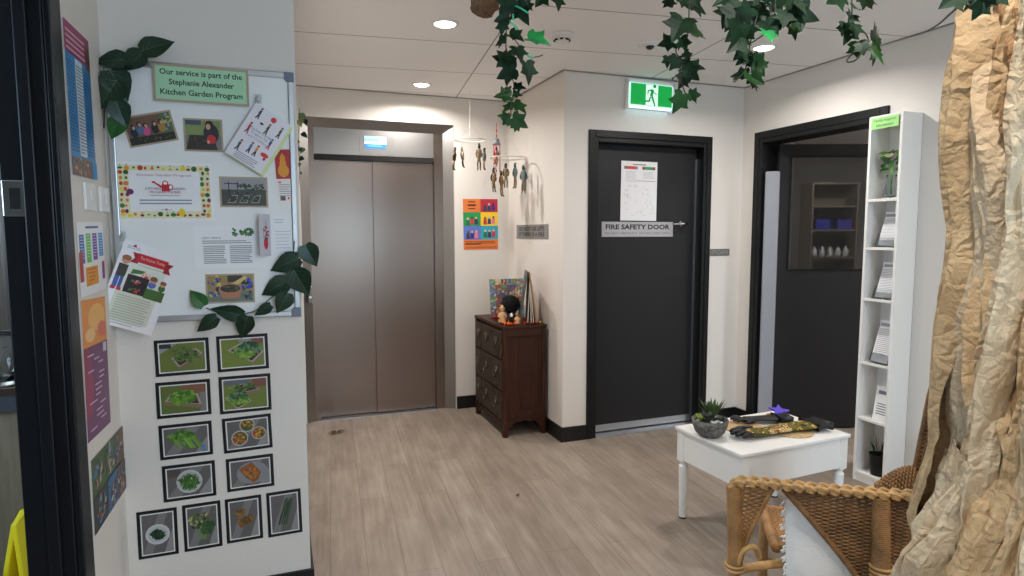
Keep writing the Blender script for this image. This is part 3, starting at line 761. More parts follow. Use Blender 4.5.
def d_pick(s, w, h):
    m = .006; a, b, c, d = -w / 2 + m, -h / 2 + m, w / 2 - m, h / 2 - m; s.clip = (a, c, b, d)
    s.rect(a, b, c, d, (128, 148, 88)); s.rect(a, b, c, 0, (120, 124, 124)); s.poly([(a, b), (a + w * .1, 0), (c - w * .2, 0), (c - w * .1, b)], (54, 46, 40))
    s.leaves(-w * .1, -h * .22, w * .3, h * .14, 22, [(64, 56, 46), (36, 34, 30), (92, 84, 70)], .006)
    s.rect(a, h * .3, -w * .05, d, (70, 80, 100)); s.rect(w * .0, h * .2, c, d, (120, 140, 90))
    s.ell(w * .2, h * .05, w * .2, h * .3, (34, 34, 46)); s.ell(w * .16, h * .3, w * .11, h * .15, (28, 24, 24)); s.ell(w * .13, h * .26, w * .06, h * .09, (206, 160, 134))
    s.ell(w * .2, -h * .12, w * .12, h * .14, (200, 40, 44)); s.ell(w * .12, -h * .2, w * .04, h * .05, (206, 160, 134))


wall_sheet('photo_print', 'photo of a child in dark clothes with a red bowl beside a soil bed', 'photo', [(183, 118), (222.5, 119.4), (223.3, 152), (184.4, 151.4)], d_pick, KR)


def d_yard(s, w, h):
    m = .006; a, b, c, d = -w / 2 + m, -h / 2 + m, w / 2 - m, h / 2 - m; s.clip = (a, c, b, d)
    s.rect(a, b, c, d, (150, 150, 156)); s.rect(a, b, c, h * .08, (70, 72, 66)); s.leaves(w * .18, h * .18, w * .3, h * .12, 30, [(58, 74, 56), (84, 96, 72), (44, 54, 46)], .008)
    for x in (-.32, -.14): s.rect(w * x, -h * .2, w * x + .003, h * .34, (40, 44, 42))
    s.rect(-w * .4, h * .26, -w * .1, h * .29, (50, 52, 50))
    for k in range(3): s.poly([(-w * .35 + k * w * .24, -h * .36), (-w * .25 + k * w * .24, -h * .1), (-w * .12 + k * w * .24, -h * .1), (-w * .18 + k * w * .24, -h * .36)], (150, 152, 148)); s.poly([(-w * .33 + k * w * .24, -h * .33), (-w * .24 + k * w * .24, -h * .13), (-w * .14 + k * w * .24, -h * .13), (-w * .2 + k * w * .24, -h * .33)], (44, 52, 44))
    s.leaves(0, -h * .1, w * .4, h * .2, 30, [(58, 66, 56), (120, 120, 110), (40, 44, 40)], .005)


wall_sheet('photo_print', 'photo of an empty garden yard with raised beds, in a paper border', 'photo', [(219, 176.6), (267.6, 177.3), (268, 207), (220.2, 207.6)], d_yard, KR)


def d_pot(s, w, h):
    m = .006; a, b, c, d = -w / 2 + m, -h / 2 + m, w / 2 - m, h / 2 - m; s.clip = (a, c, b, d)
    s.rect(a, b, c, d, (150, 132, 90)); s.rect(a, b, c, -h * .1, (110, 120, 110))
    s.leaves(-w * .3, h * .1, w * .18, h * .4, 22, [(40, 70, 180), (30, 40, 70), (210, 190, 80)], .009); s.leaves(w * .36, h * .0, w * .12, h * .45, 20, [(40, 74, 190), (34, 38, 52), (60, 100, 60)], .009)
    s.rect(-w * .05, h * .22, w * .25, d, (60, 54, 48)); s.poly([(-w * .05, h * .1), (w * .3, h * .42), (w * .36, h * .36), (w * .05, 0)], (208, 184, 120))
    s.poly([(-w * .24, h * .0), (w * .24, h * .0), (w * .17, -h * .34), (-w * .17, -h * .34)], (176, 120, 92)); s.ell(0, h * .0, w * .24, h * .17, (188, 134, 104)); s.ell(0, h * .0, w * .21, h * .14, (50, 48, 36))
    s.leaves(0, 0, w * .17, h * .1, 24, [(84, 110, 50), (56, 60, 40), (110, 96, 60)], .005)


wall_sheet('photo_print', 'photo of a terracotta pot of soil with children in blue', 'photo', [(204.4, 274.4), (254.2, 273.2), (255, 303), (207, 303)], d_pot, KR)


def watering_can(s, x, z, k, col=(196, 30, 48)):
    s.poly([(x - .010 * k, z - .012 * k), (x + .012 * k, z - .012 * k), (x + .010 * k, z + .010 * k), (x - .008 * k, z + .010 * k)], col)
    s.poly([(x - .008 * k, z - .004 * k), (x - .008 * k, z + .004 * k), (x - .028 * k, z + .016 * k), (x - .030 * k, z + .013 * k)], col)
    s.ell(x - .030 * k, z + .015 * k, .005 * k, .003 * k, col); s.ell(x + .001 * k, z + .012 * k, .008 * k, .008 * k, col)
    s.ell(x + .001 * k, z + .012 * k, .005 * k, .005 * k, (236, 240, 244)); s.ell(x + .014 * k, z + .0 * k, .008 * k, .009 * k, col); s.ell(x + .015 * k, z + .0 * k, .0045 * k, .006 * k, (236, 240, 244))
    s.poly([(x - .010 * k, z - .012 * k), (x + .012 * k, z - .012 * k), (x + .010 * k, z + .008 * k), (x - .008 * k, z + .008 * k)], col)


def d_cert(s, w, h):
    r = random.Random(4); W = (238, 240, 244)
    s.rect(-w / 2 + .008, -h / 2 + .010, w / 2 - .008, h / 2 - .010, (226, 226, 186))
    s.rect(-w / 2 + .040, -h / 2 + .035, w / 2 - .040, h / 2 - .030, W)
    pal = [(196, 60, 40), (40, 96, 52), (226, 150, 40), (116, 40, 84), (232, 208, 40), (60, 120, 60), (150, 40, 50), (226, 120, 70)]
    for i in range(15):
        for z in (h / 2 - .020, -h / 2 + .022):
            x = -w / 2 + .018 + (w - .036) * i / 14 + r.uniform(-.003, .003); c = r.choice(pal); q = r.uniform(.004, .009)
            s.ell(x, z + r.uniform(-.003, .003), q, q * r.uniform(.5, 1.1), c, 9)
            if r.random() < .5: s.poly([(x - .002, z + q), (x, z + q + .005), (x + .003, z + q)], (60, 120, 60))
    for i in range(8):
        for x in (-w / 2 + .016, -w / 2 + .031, w / 2 - .016, w / 2 - .032):
            z = -h / 2 + .035 + (h - .07) * i / 7; c = r.choice(pal); q = r.uniform(.004, .0085); s.ell(x + r.uniform(-.003, .003), z, q * r.uniform(.6, 1.1), q, c, 9)
    s.ell(-w / 2 + .042, 0, .011, .010, (110, 40, 100), 12); s.ell(w * .16, -h / 2 + .030, .010, .014, (232, 206, 30), 12)
    s.text('Kitchen Garden Program', 0, h * .28, w * .56, h * .055, (190, 110, 130)); watering_can(s, 0, h * .08, 1.15)
    s.text('KITCHEN', -w * .125, h * .055, w * .155, h * .04, (70, 70, 90)); s.text('GARDEN', w * .135, h * .055, w * .15, h * .04, (70, 70, 90)); s.text('PROGRAM MEMBER', 0, -h * .005, w * .32, h * .045, (180, 50, 70))
    s.lines(-w * .16, w * .16, -h * .055, 1, .006, (150, 150, 165)); s.lines(-w * .27, w * .27, -h * .13, 2, .011, (150, 150, 170), .4); s.ell(0, -h * .30, .004, .004, (190, 40, 60), 9); s.rect(-w * .06, -h * .31, w * .06, -h * .30, (170, 170, 180))


wall_sheet('certificate', 'certificate bordered with colourful vegetables around a red watering can', 'certificate', [(114.6, 161.5), (211.6, 163.5), (214.2, 220), (117.2, 222.7)], d_cert, (238, 240, 244))


def d_leafy(s, w, h):
    s.text('LEAFY GREENS', -w * .24, h * .20, w * .28, h * .045, (70, 76, 84)); s.lines(-w * .38, w * .36, h * .14, 2, .007, (150, 154, 162), .5)
    for x in (-.37, .03):
        for z in (.02, -.2): s.lines(w * x, w * (x + .34), h * z, 5, .0065, (140, 144, 152), .5)
    s.leaves(w * .12, h * .33, w * .045, h * .09, 12, [(50, 96, 40), (80, 130, 60), (36, 70, 36)], .007); s.leaves(w * .30, h * .33, w * .12, h * .08, 26, [(50, 96, 40), (84, 136, 60), (36, 70, 36)], .008)


wall_sheet('info_card', 'white text card about leafy greens with green leaves printed on top', 'card', [(194, 226), (259, 224), (261, 267), (195, 268.4)], d_leafy, (236, 238, 242))
# folded card beside it
c0, c1 = at_y(271, 235, YS), at_y(293, 235, YS)
t = thing('folded_card', 'small folded card with a red flower drawing, opened by the board edge', 'card', (c0.x, YS, c0.z))
w_ = c1.x - c0.x; h_ = .145
s = Sheet(w_, h_, (232, 236, 242)); s.lines(-w_ * .3, w_ * .1, h_ * .4, 2, .01, (190, 196, 204)); s.lines(-w_ * .3, w_ * .35, h_ * .1, 6, .012, (196, 202, 210), .25)
s.build('inside_page', 'print', t, loc=(w_ / 2, -.0004, 0), rot=(0, -.02, 0))
s = Sheet(.05, .15, (186, 186, 196)); s.ell(.004, -.03, .010, .022, (190, 44, 60)); s.leaves(.004, .0, .012, .03, 14, [(190, 44, 60), (130, 40, 60), (90, 70, 90)], .007); s.rect(.003, .0, .005, .055, (110, 110, 124)); s.rect(-.008, -.01, -.006, .03, (120, 120, 134))
o = s.build('front_cover', 'print', t, loc=(-.021, -.017, 0), rot=(0, 0, .75)); o['label'] = 'grey cover with red flower'


def d_squash(s, w, h):
    s.rect(-w / 2, -h * .04, w / 2, h / 2, (176, 28, 34)); g = (222, 148, 30)
    s.ell(0, h * .11, w * .36, h * .12, g); s.ell(0, h * .22, w * .22, h * .13, g); s.ell(0, h * .33, w * .18, h * .08, g); s.rect(-w * .05, h * .38, w * .05, h * .43, g)
    s.rect(-w * .4, -h * .115, -w * .2, -h * .09, (200, 40, 50)); s.lines(-w * .38, w * .36, -h * .14, 6, .008, (150, 150, 150)); s.rect(-w * .34, -h * .44, w * .0, -h * .36, (90, 90, 96)); s.ell(w * .2, -h * .4, w * .08, h * .02, (200, 50, 50))


wall_sheet('bookmark_card', 'tall red card with a yellow pumpkin shape beside the board rim', 'card', [(274.8, 150), (290.3, 149), (292.6, 203.5), (277.6, 204)], d_squash, (236, 230, 228))


# hanging brochure on a clip
def person(s, x, z, k, shirt, legs, hair=(60, 40, 30), lean=0.0):
    s.poly([(x - .010 * k, z - .03 * k), (x - .002 * k, z), (x + .006 * k, z), (x - .003 * k, z - .03 * k)], legs); s.poly([(x, z), (x + .007 * k, z), (x + .012 * k, z - .03 * k), (x + .005 * k, z - .03 * k)], legs)
    s.poly([(x - .006 * k, z), (x + .008 * k, z), (x + .008 * k + lean, z + .024 * k), (x - .005 * k + lean, z + .024 * k)], shirt); s.ell(x + .002 * k + lean, z + .031 * k, .0065 * k, .0075 * k, (214, 164, 134), 10); s.ell(x + .002 * k + lean, z + .035 * k, .007 * k, .005 * k, hair, 10)


cq, w_, h_, a = bq([(256.4, 104.8), (292, 124), (260.3, 174.4), (224.4, 151)], YS - .02)
t = thing('hanging_brochure', 'tilted white gardening brochure hanging from a clip under the green sign', 'brochure', cq, (0.0, a, 0))
s = Sheet(w_, h_, (226, 224, 232), .002)
for x, z, sh, lg in ((-.30, .36, (40, 50, 90), (30, 34, 60)), (.06, .2, (60, 60, 44), (70, 50, 40)), (.36, .26, (60, 80, 50), (40, 44, 60)), (-.34, .06, (190, 60, 50), (140, 40, 50)), (.3, .0, (60, 60, 120), (190, 60, 70)), (-.32, -.28, (80, 84, 100), (60, 60, 80)), (-.06, -.22, (60, 110, 160), (36, 40, 64)), (.1, -.22, (220, 130, 60), (40, 40, 60))): person(s, x * w_, z * h_, .62, sh, lg)
s.ell(w_ * .08, h_ * .4, .010, .010, (206, 40, 50), 12); s.ell(w_ * .34, -h_ * .2, .015, .008, (206, 50, 54), 12); s.ell(w_ * .38, -h_ * .26, .005, .006, (180, 40, 44), 10); s.ell(-w_ * .12, h_ * .24, .007, .004, (40, 40, 60))
s.text('Kitchen Garden', 0, h_ * .10, w_ * .62, h_ * .055, (130, 128, 150)); s.text('Program for', 0, h_ * .03, w_ * .46, h_ * .055, (130, 128, 150)); s.text('Early Childhood', 0, -h_ * .04, w_ * .62, h_ * .055, (130, 128, 150)); s.lines(-w_ * .3, w_ * .3, -h_ * .36, 4, .007, (150, 148, 166), .4)
s.build('front_cover', 'print', t, loc=(0, -.004, 0), rot=(0, 0, .05))
s = Sheet(w_, h_, (210, 222, 170), .003); s.build('inner_pages', 'print', t, loc=(.012, .003, -.004), rot=(0, 0, -.03))


def hook(u, v, label):
    p = at_y(u, v, YS)
    t = thing('adhesive_hook', label, 'hook', (p.x, YS, p.z))
    b = MB(); b.span((-.012, -.004, -.016), (.012, 0, .016)); b.build('hook_base', 'clear', t, bevel=.003)
    b = MB(); b.tube([(0, -.004, .006), (0, -.012, .0), (0, -.016, -.012), (0, -.024, -.016), (0, -.03, -.008)], .0022, 8); b.build('hook_wire', 'chrome', t, smooth=True)


hook(257.6, 99, 'clear adhesive hook holding the tilted white brochure')
hook(121.5, 236, 'clear adhesive hook holding the poster with a red banner')


# curling poster hanging over the board's lower left corner
def curl(x, y, z):
    q = (z - .02)
    return (x + .0, y - .018 - .28 * max(0, -q) ** 2 - .02 * (x / .1) ** 2 * (.5 - z), z + .018 * (x / .1) ** 2 * 0)


c, w_, h_, a = bq([(119, 234.8), (184, 257.7), (149.7, 336), (105.7, 319.8)], YS - .03)
s = Sheet(w_, h_, (236, 238, 243), .0006, curl)
s.rect(-w_ * .36, -h_ * .42, w_ * .36, -h_ * .08, (214, 220, 206)); s.rect(-w_ * .3, -h_ * .06, w_ * .36, h_ * .3, (220, 226, 218))
s.ell(-w_ * .3, h_ * .45, .005, .005, (200, 40, 60), 9); s.lines(-w_ * .42, -w_ * .18, h_ * .44, 2, .006, (160, 170, 190), .4)
red = (196, 36, 50)
s.poly([(-w_ * .30, h_ * .26), (-w_ * .24, h_ * .32), (-w_ * .30, h_ * .38), (-w_ * .16, h_ * .38), (-w_ * .16, h_ * .26)], (160, 24, 40)); s.poly([(w_ * .44, h_ * .24), (w_ * .38, h_ * .30), (w_ * .44, h_ * .36), (w_ * .30, h_ * .36), (w_ * .30, h_ * .24)], (160, 24, 40))
s.rect(-w_ * .2, h_ * .28, w_ * .34, h_ * .385, red); s.text('The Kitchen Trolley', w_ * .07, h_ * .333, w_ * .44, h_ * .045, (236, 200, 200)); s.lines(-w_ * .14, w_ * .3, h_ * .255, 1, .006, (170, 176, 170))
s.ell(-w_ * .36, h_ * .27, .013, .014, (200, 150, 120), 12); s.ell(-w_ * .36, h_ * .295, .014, .010, (150, 96, 60), 12); s.rect(-w_ * .45, h_ * .07, -w_ * .29, h_ * .22, (58, 60, 58)); s.rect(-w_ * .45, -h_ * .06, -w_ * .37, h_ * .07, (70, 96, 170)); s.rect(-w_ * .36, -h_ * .06, -w_ * .30, h_ * .07, (62, 86, 160)); s.rect(-w_ * .46, -h_ * .09, -w_ * .38, -h_ * .055, (190, 40, 50)); s.rect(-w_ * .36, -h_ * .09, -w_ * .28, -h_ * .055, (190, 40, 50))
s.poly([(-w_ * .22, h_ * .13), (-w_ * .02, h_ * .16), (w_ * .02, h_ * .2), (-w_ * .2, h_ * .19)], (70, 120, 62)); s.leaves(w_ * .04, h_ * .14, w_ * .08, h_ * .04, 14, [(206, 60, 50), (220, 120, 90), (230, 200, 180)], .007)
s.rect(-w_ * .25, -h_ * .09, w_ * .13, h_ * .125, (40, 40, 42)); s.rect(-w_ * .23, h_ * .02, w_ * .11, h_ * .105, (224, 226, 220)); s.rect(-w_ * .23, -h_ * .075, w_ * .11, h_ * .0, (224, 226, 220)); s.leaves(-w_ * .06, h_ * .05, w_ * .13, h_ * .02, 12, [(206, 60, 60), (220, 150, 150), (80, 130, 70)], .006); s.leaves(-w_ * .06, -h_ * .045, w_ * .13, h_ * .02, 12, [(206, 60, 60), (80, 130, 70), (60, 110, 60)], .006)
s.rect(w_ * .12, -h_ * .10, w_ * .46, h_ * .02, (70, 110, 54)); s.ell(w_ * .2, h_ * .07, .012, .012, (90, 110, 190), 12); s.ell(w_ * .2, h_ * .125, .011, .011, (206, 160, 130), 12); s.ell(w_ * .2, h_ * .14, .012, .009, (130, 90, 60), 12); s.ell(w_ * .38, h_ * .06, .011, .012, (70, 110, 60), 12); s.ell(w_ * .38, h_ * .11, .009, .010, (206, 160, 130), 12); s.ell(w_ * .38, h_ * .125, .010, .007, (130, 90, 60), 12)
s.lines(-w_ * .3, w_ * .3, -h_ * .13, 12, .0085, (168, 176, 160), .32)
tag(s.build('hanging_poster', 'print', loc=c, rot=(0, a, 0)), 'curling white poster with a red banner hanging at the board corner', 'poster')

# ------------------------------------------------------------------ the black bordered photos under the board
G1, G2, G3 = [(84, 120, 50), (60, 96, 40), (120, 150, 60)], [(120, 168, 50), (90, 140, 44), (150, 190, 70)], [(40, 76, 40), (60, 100, 50), (30, 56, 34)]
LAWN, TIM, STL = (120, 136, 60), (186, 170, 156), (122, 120, 122)


def plant_box(s, w, h, quad, wall, greens, n=70):
    (ax, az), (bx, bz), (cx, cz), (dx, dz) = [(x * w, z * h) for x, z in quad]
    s.poly([(ax, az), (bx, bz), (cx, cz), (dx, dz)], TIM)
    m = ((ax + bx + cx + dx) / 4, (az + bz + cz + dz) / 4); k = .84
    s.poly([(m[0] + (x - m[0]) * k, m[1] + (z - m[1]) * k) for x, z in ((ax, az), (bx, bz), (cx, cz), (dx, dz))], (60, 46, 36))
    low = sorted([(ax, az), (bx, bz), (cx, cz), (dx, dz)], key=lambda q: q[1])
    p, q = sorted(((dx, dz), (cx, cz)))
    s.poly([(p[0], p[1]), (q[0], q[1]), (q[0], q[1] - wall * h), (p[0], p[1] - wall * h)], (150, 118, 100))
    rx = (max(ax, bx, cx, dx) - min(ax, bx, cx, dx)) * .38; rz = (max(az, bz, cz, dz) - min(az, bz, cz, dz)) * .34
    s.leaves(m[0], m[1] + h * .04, rx, rz, n, greens, .008)


def ph_seedling(s, w, h):
    s.rect(-w / 2, -h / 2, w / 2, h / 2, LAWN); s.poly([(-w / 2, h / 2), (-w * .1, h / 2), (-w / 2, h * .15)], (170, 170, 172)); s.rect(-w / 2, h * .34, -w * .24, h / 2, (50, 54, 60))
    plant_box(s, w, h, ((-.25, -.02), (.3, .3), (.46, .1), (-.1, -.36)), .1, G1, 70); s.leaves(0, h * .12, w * .3, h * .28, 46, [(96, 120, 60), (70, 100, 50), (130, 140, 90)], .009, el=.2)


def ph_lettuce(s, w, h):
    s.rect(-w / 2, -h / 2, w / 2, h / 2, (128, 146, 56)); s.rect(w * .2, h * .3, w / 2, h / 2, (140, 90, 70)); s.poly([(-w * .1, h / 2), (w * .2, h / 2), (w * .2, h * .36), (-w * .1, h * .4)], (160, 160, 160))
    plant_box(s, w, h, ((-.36, .12), (.0, .4), (.5, .0), (.22, -.38)), .08, G2, 50); s.leaves(w * .16, h * .16, w * .24, h * .2, 46, [(60, 110, 60), (110, 150, 110), (40, 84, 50)], .011); s.leaves(w * .05, -h * .06, w * .22, h * .12, 36, G2, .009)


def ph_greens(s, w, h):
    s.rect(-w / 2, -h / 2, w / 2, h / 2, (108, 124, 56)); s.rect(-w * .05, h * .2, w / 2, h / 2, (146, 96, 74)); s.rect(w * .36, -h * .5, w / 2, h * .2, (140, 140, 134))
    plant_box(s, w, h, ((-.3, .2), (.32, .16), (.4, -.26), (-.42, -.04)), .12, G2, 50); s.leaves(0, h * .08, w * .3, h * .22, 80, [(104, 160, 46), (70, 124, 40), (140, 184, 60)], .012)


def ph_beds(s, w, h):
    s.rect(-w / 2, -h / 2, w / 2, h / 2, (122, 140, 58)); s.rect(w * .16, h * .22, w / 2, h / 2, (140, 86, 76)); s.rect(-w / 2, h * .34, w * .1, h / 2, (110, 116, 126))
    plant_box(s, w, h, ((-.4, .24), (-.05, .36), (.36, .12), (.0, .06)), .1, G1, 40); plant_box(s, w, h, ((-.48, -.08), (-.1, .1), (.14, -.26), (-.2, -.5)), .06, G2, 30); s.leaves(-w * .2, -h * .04, w * .22, h * .16, 40, [(60, 110, 60), (110, 150, 110), (40, 84, 50)], .010); s.leaves(-w * .14, -h * .24, w * .2, h * .12, 30, G2, .009)


def steel_bg(s, w, h): s.rect(-w / 2, -h / 2, w / 2, h / 2, (112, 108, 108)); s.poly([(-w / 2, -h / 2), (-w * .2, -h / 2), (w * .35, h / 2), (w * .05, h / 2)], (140, 136, 136)); s.poly([(w * .2, -h / 2), (w / 2, -h / 2), (w / 2, h * .1)], (158, 156, 156))


def ph_celery(s, w, h):
    steel_bg(s, w, h); s.leaves(-w * .1, h * .12, w * .26, h * .24, 60, [(84, 136, 40), (60, 110, 34), (120, 170, 60)], .013)
    for k in range(16): x = RND.uniform(-.2, .3) * w; s.poly([(x - w * .1, h * .1), (x - w * .07, h * .12), (x + w * .1, -h * .3), (x + w * .07, -h * .32)], RND.choice([(130, 180, 70), (100, 154, 50), (150, 196, 90)]))
    s.leaves(w * .4, -h * .34, w * .06, h * .06, 6, [(90, 150, 200)], .008)


def ph_salads(s, w, h):
    steel_bg(s, w, h)
    for x, z, r in ((-.2, -.14, .21), (.0, .32, .19), (.28, -.02, .18)):
        s.ell(x * w, z * h, r * w, r * w * 1.0, (206, 206, 208)); s.ell(x * w, z * h, r * w * .88, r * w * .86, (110, 90, 40)); s.leaves(x * w, z * h, r * w * .74, r * w * .7, 40, [(206, 110, 40), (120, 140, 50), (190, 60, 40), (60, 100, 40), (226, 180, 70)], .007)


def ph_beans(s, w, h):
    steel_bg(s, w, h); s.rect(-w / 2, h * .2, -w * .2, h / 2, (90, 80, 76)); s.ell(0, 0, w * .3, h * .42, (214, 216, 218)); s.ell(0, 0, w * .25, h * .35, (190, 194, 196)); s.leaves(0, 0, w * .2, h * .27, 90, [(70, 126, 46), (50, 100, 36), (100, 150, 60)], .014, el=.22)


def ph_bake(s, w, h):
    steel_bg(s, w, h); s.ell(w * .06, 0, w * .42, h * .44, (150, 152, 158)); s.poly([(-w * .3, h * .2), (w * .05, h * .42), (w * .28, -h * .02), (w * .2, -h * .3), (w * .08, -h * .42), (-w * .14, -h * .14)], (164, 98, 44)); s.leaves(w * .02, 0, w * .18, h * .2, 60, [(190, 116, 50), (140, 78, 34), (210, 146, 70)], .007)


def ph_herb(s, w, h):
    steel_bg(s, w, h); s.ell(0, -h * .02, w * .4, h * .26, (220, 224, 226)); s.ell(0, -h * .02, w * .33, h * .21, (200, 206, 208)); s.leaves(0, -h * .03, w * .21, h * .12, 60, [(34, 66, 40), (46, 84, 48), (24, 50, 34)], .009)


def ph_sprigs(s, w, h):
    steel_bg(s, w, h)
    for k in range(12): x = RND.uniform(-.3, .2) * w; s.poly([(x, h * .2), (x + .002, h * .2), (x * .4 + .004, -h * .34), (x * .4, -h * .34)], (120, 150, 90))
    s.leaves(-w * .1, h * .16, w * .34, h * .2, 60, [(50, 70, 44), (90, 116, 60), (190, 190, 130), (40, 60, 40)], .009); s.leaves(w * .16, -h * .04, w * .26, h * .14, 50, [(70, 110, 60), (50, 90, 50)], .011)


def ph_fritter(s, w, h):
    steel_bg(s, w, h); s.poly([(-w * .32, h * .26), (w * .06, h * .3), (w * .02, h * .1), (-w * .2, h * .08)], (150, 104, 50)); s.poly([(-w * .3, h * .02), (w * .3, h * .12), (w * .34, -h * .1), (-w * .14, -h * .24)], (140, 94, 44)); s.leaves(w * .02, -h * .04, w * .26, h * .1, 50, [(170, 120, 60), (110, 76, 36), (90, 100, 46)], .007); s.leaves(-w * .12, h * .2, w * .14, h * .06, 24, [(170, 120, 60), (110, 76, 36)], .007)


def ph_chives(s, w, h):
    steel_bg(s, w, h)
    for k in range(26): x = RND.uniform(-.16, .16) * w; d = RND.uniform(-.1, .1) * w; s.poly([(x - w * .12, -h * .3), (x - w * .11, -h * .31), (x + w * .17 + d, h * .34 + d), (x + w * .155 + d, h * .36 + d)], RND.choice([(36, 66, 40), (54, 90, 50), (26, 50, 32), (90, 110, 60)]))


PH = [([(153.4, 340.6), (208.6, 337.3), (210.2, 372.5), (156.3, 377.3)], ph_seedling, 'a planter box of wispy seedlings'),
      ([(216, 336.6), (267.5, 333), (269, 368), (218, 372.5)], ph_lettuce, 'a planter box with two rows of lettuce'),
      ([(155, 383), (209.8, 378.8), (211.7, 414), (157.5, 419)], ph_greens, 'a planter box of bright leafy greens before a brick wall'),
      ([(218.3, 377.3), (270.3, 373), (271.6, 409.4), (220.3, 414.4)], ph_beds, 'two planter boxes on a lawn'),
      ([(158.1, 426.1), (211.3, 420.4), (213.4, 454.3), (160.7, 460)], ph_celery, 'a loose bunch of green stalks on steel'),
      ([(221.7, 419.1), (270.7, 413.1), (272.7, 447), (224.3, 453.8)], ph_salads, 'three bowls of chopped salad'),
      ([(161.8, 466.3), (214.7, 460.3), (216.5, 494.7), (163.9, 503)], ph_beans, 'green beans on a white plate'),
      ([(225.6, 459.5), (273.3, 453.2), (274, 485), (227.7, 492.6)], ph_bake, 'a golden brown baked loaf'),
      ([(136.5, 512.9), (176.9, 506.6), (178.7, 553.3), (138.6, 559.8)], ph_herb, 'dark chopped herbs in a white bowl, lowest left'),
      ([(182.1, 505.9), (220.4, 499.9), (222.5, 545.5), (184.7, 552)], ph_sprigs, 'leafy herb sprigs with stems'),
      ([(225, 499.9), (261, 494.1), (263.4, 537.6), (226.9, 543.6)], ph_fritter, 'brown baked slices in two pieces'),
      ([(266, 493.4), (300.6, 488.1), (302.4, 531.6), (268.6, 537.6)], ph_chives, 'a bundle of dark chives, lowest right')]
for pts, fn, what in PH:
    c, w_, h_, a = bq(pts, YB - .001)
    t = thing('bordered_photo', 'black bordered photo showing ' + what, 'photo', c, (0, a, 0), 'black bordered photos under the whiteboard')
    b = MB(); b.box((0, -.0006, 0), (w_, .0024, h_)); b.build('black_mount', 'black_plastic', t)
    s = Sheet(w_ - .022, h_ - .022, (222, 222, 222), .0005); s.dim = .72; s.clip = (-w_ / 2 + .0145, w_ / 2 - .0145, -h_ / 2 + .0145, h_ / 2 - .0145)  # dim: print colours darkened to stand for the low light on this wall
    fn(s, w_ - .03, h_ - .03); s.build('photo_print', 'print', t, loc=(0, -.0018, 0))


# ------------------------------------------------------------------ papers on the narrow left wall (facing +x)
def left_sheet(name, label, cat, pts, draw, base=(238, 238, 240), t=.0008):
    p = [at_x(u, v, XL + .002) for u, v in pts]
    c = sum(p, V((0, 0, 0))) / 4
    w = ((p[1] - p[0]).length + (p[2] - p[3]).length) / 2; h = ((p[0] - p[3]).length + (p[1] - p[2]).length) / 2
    e = (p[1] - p[0]); a = -math.atan2(e.z, e.y)
    s = Sheet(w, h, base, t); draw(s, w, h)
    return tag(s.build(name, 'print', loc=c, rot=(0, a, PI / 2)), label, cat)


def d_blue(s, w, h):
    s.rect(-w / 2, -h / 2, w / 2, h / 2, (52, 132, 186)); s.rect(-w / 2, h * .30, w / 2, h / 2, (150, 44, 92)); s.rect(w * .3, h * .27, w / 2, h * .44, (110, 70, 60)); s.lines(-w * .44, w * .3, h * .45, 4, .016, (214, 170, 190), .4)
    s.rect(-w * .14, -h * .36, w * .14, h * .29, (206, 220, 232))
    for x0, x1, c in ((-.46, -.18, (30, 84, 140)), (-.12, .12, (120, 130, 150)), (.18, .46, (30, 84, 140))): s.lines(w * x0, w * x1, h * .25, 26, .0098, c, .45)
    s.rect(-w / 2, -h / 2, w * .3, -h * .38, (120, 96, 84)); s.leaves(-w * .1, -h * .43, w * .3, h * .05, 20, [(180, 120, 90), (70, 90, 60), (200, 190, 180), (60, 50, 60)], .010); s.rect(w * .3, -h / 2, w / 2, -h * .38, (40, 140, 200))


left_sheet('tall_poster', 'tall blue poster with a magenta heading on the narrow left wall', 'poster', [(62.5, 16.7), (88.3, 41.7), (96, 178), (72, 176)], d_blue)


def d_chart(s, w, h):
    s.rect(-w * .2, h * .41, w * .3, h * .44, (60, 76, 130))
    for x, z0, z1, c in ((-.36, -.06, .33, (40, 110, 170)), (-.12, -.06, .34, (96, 190, 70)), (.12, -.04, .34, (110, 60, 160)), (.36, .0, .34, (40, 140, 210))): s.rect(w * (x - .085), h * z0, w * (x + .085), h * z1, c); s.lines(w * (x - .06), w * (x + .06), h * (z1 - .03), 8, h * .04, (230, 236, 244), .2)
    s.rect(-w * .49, -h * .3, -w * .36, h * .1, (180, 60, 60)); s.rect(-w * .28, -h * .38, w * .18, -h * .12, (230, 150, 40)); s.rect(w * .36, -h * .34, w * .46, -h * .08, (150, 50, 130)); s.lines(-w * .2, w * .1, -h * .15, 4, h * .05, (150, 90, 30), .25)


left_sheet('values_chart', 'white chart with upright coloured bars below the light switches', 'poster', [(76.5, 222), (103, 222), (105.5, 292), (80, 294)], d_chart)


def d_orange(s, w, h):
    s.rect(-w / 2, -h / 2, w / 2, h / 2, (112, 62, 104)); s.rect(-w / 2, h * .16, w / 2, h / 2, (226, 140, 56)); s.ell(w * .1, h * .36, w * .36, h * .1, (236, 176, 96)); s.ell(w * .3, h * .26, w * .2, h * .06, (216, 110, 80)); s.ell(-w * .2, h * .24, w * .2, h * .05, (236, 190, 130)); s.ell(-w * .36, -h * .1, w * .2, h * .26, (150, 60, 90))
    r = random.Random(8)
    for i in range(15):
        z = h * (.10 - .038 * i); x = r.choice([-.36, -.1, .08]) * w; s.rect(x, z - .004, x + w * r.uniform(.2, .36), z, (214, 190, 214))
    s.rect(w * .3, h * .08, w * .44, h * .15, (206, 200, 214))


left_sheet('wellbeing_poster', 'poster with an orange top and purple lower half of text', 'poster', [(80, 301), (104.5, 296), (110.5, 424), (88, 441)], d_orange)


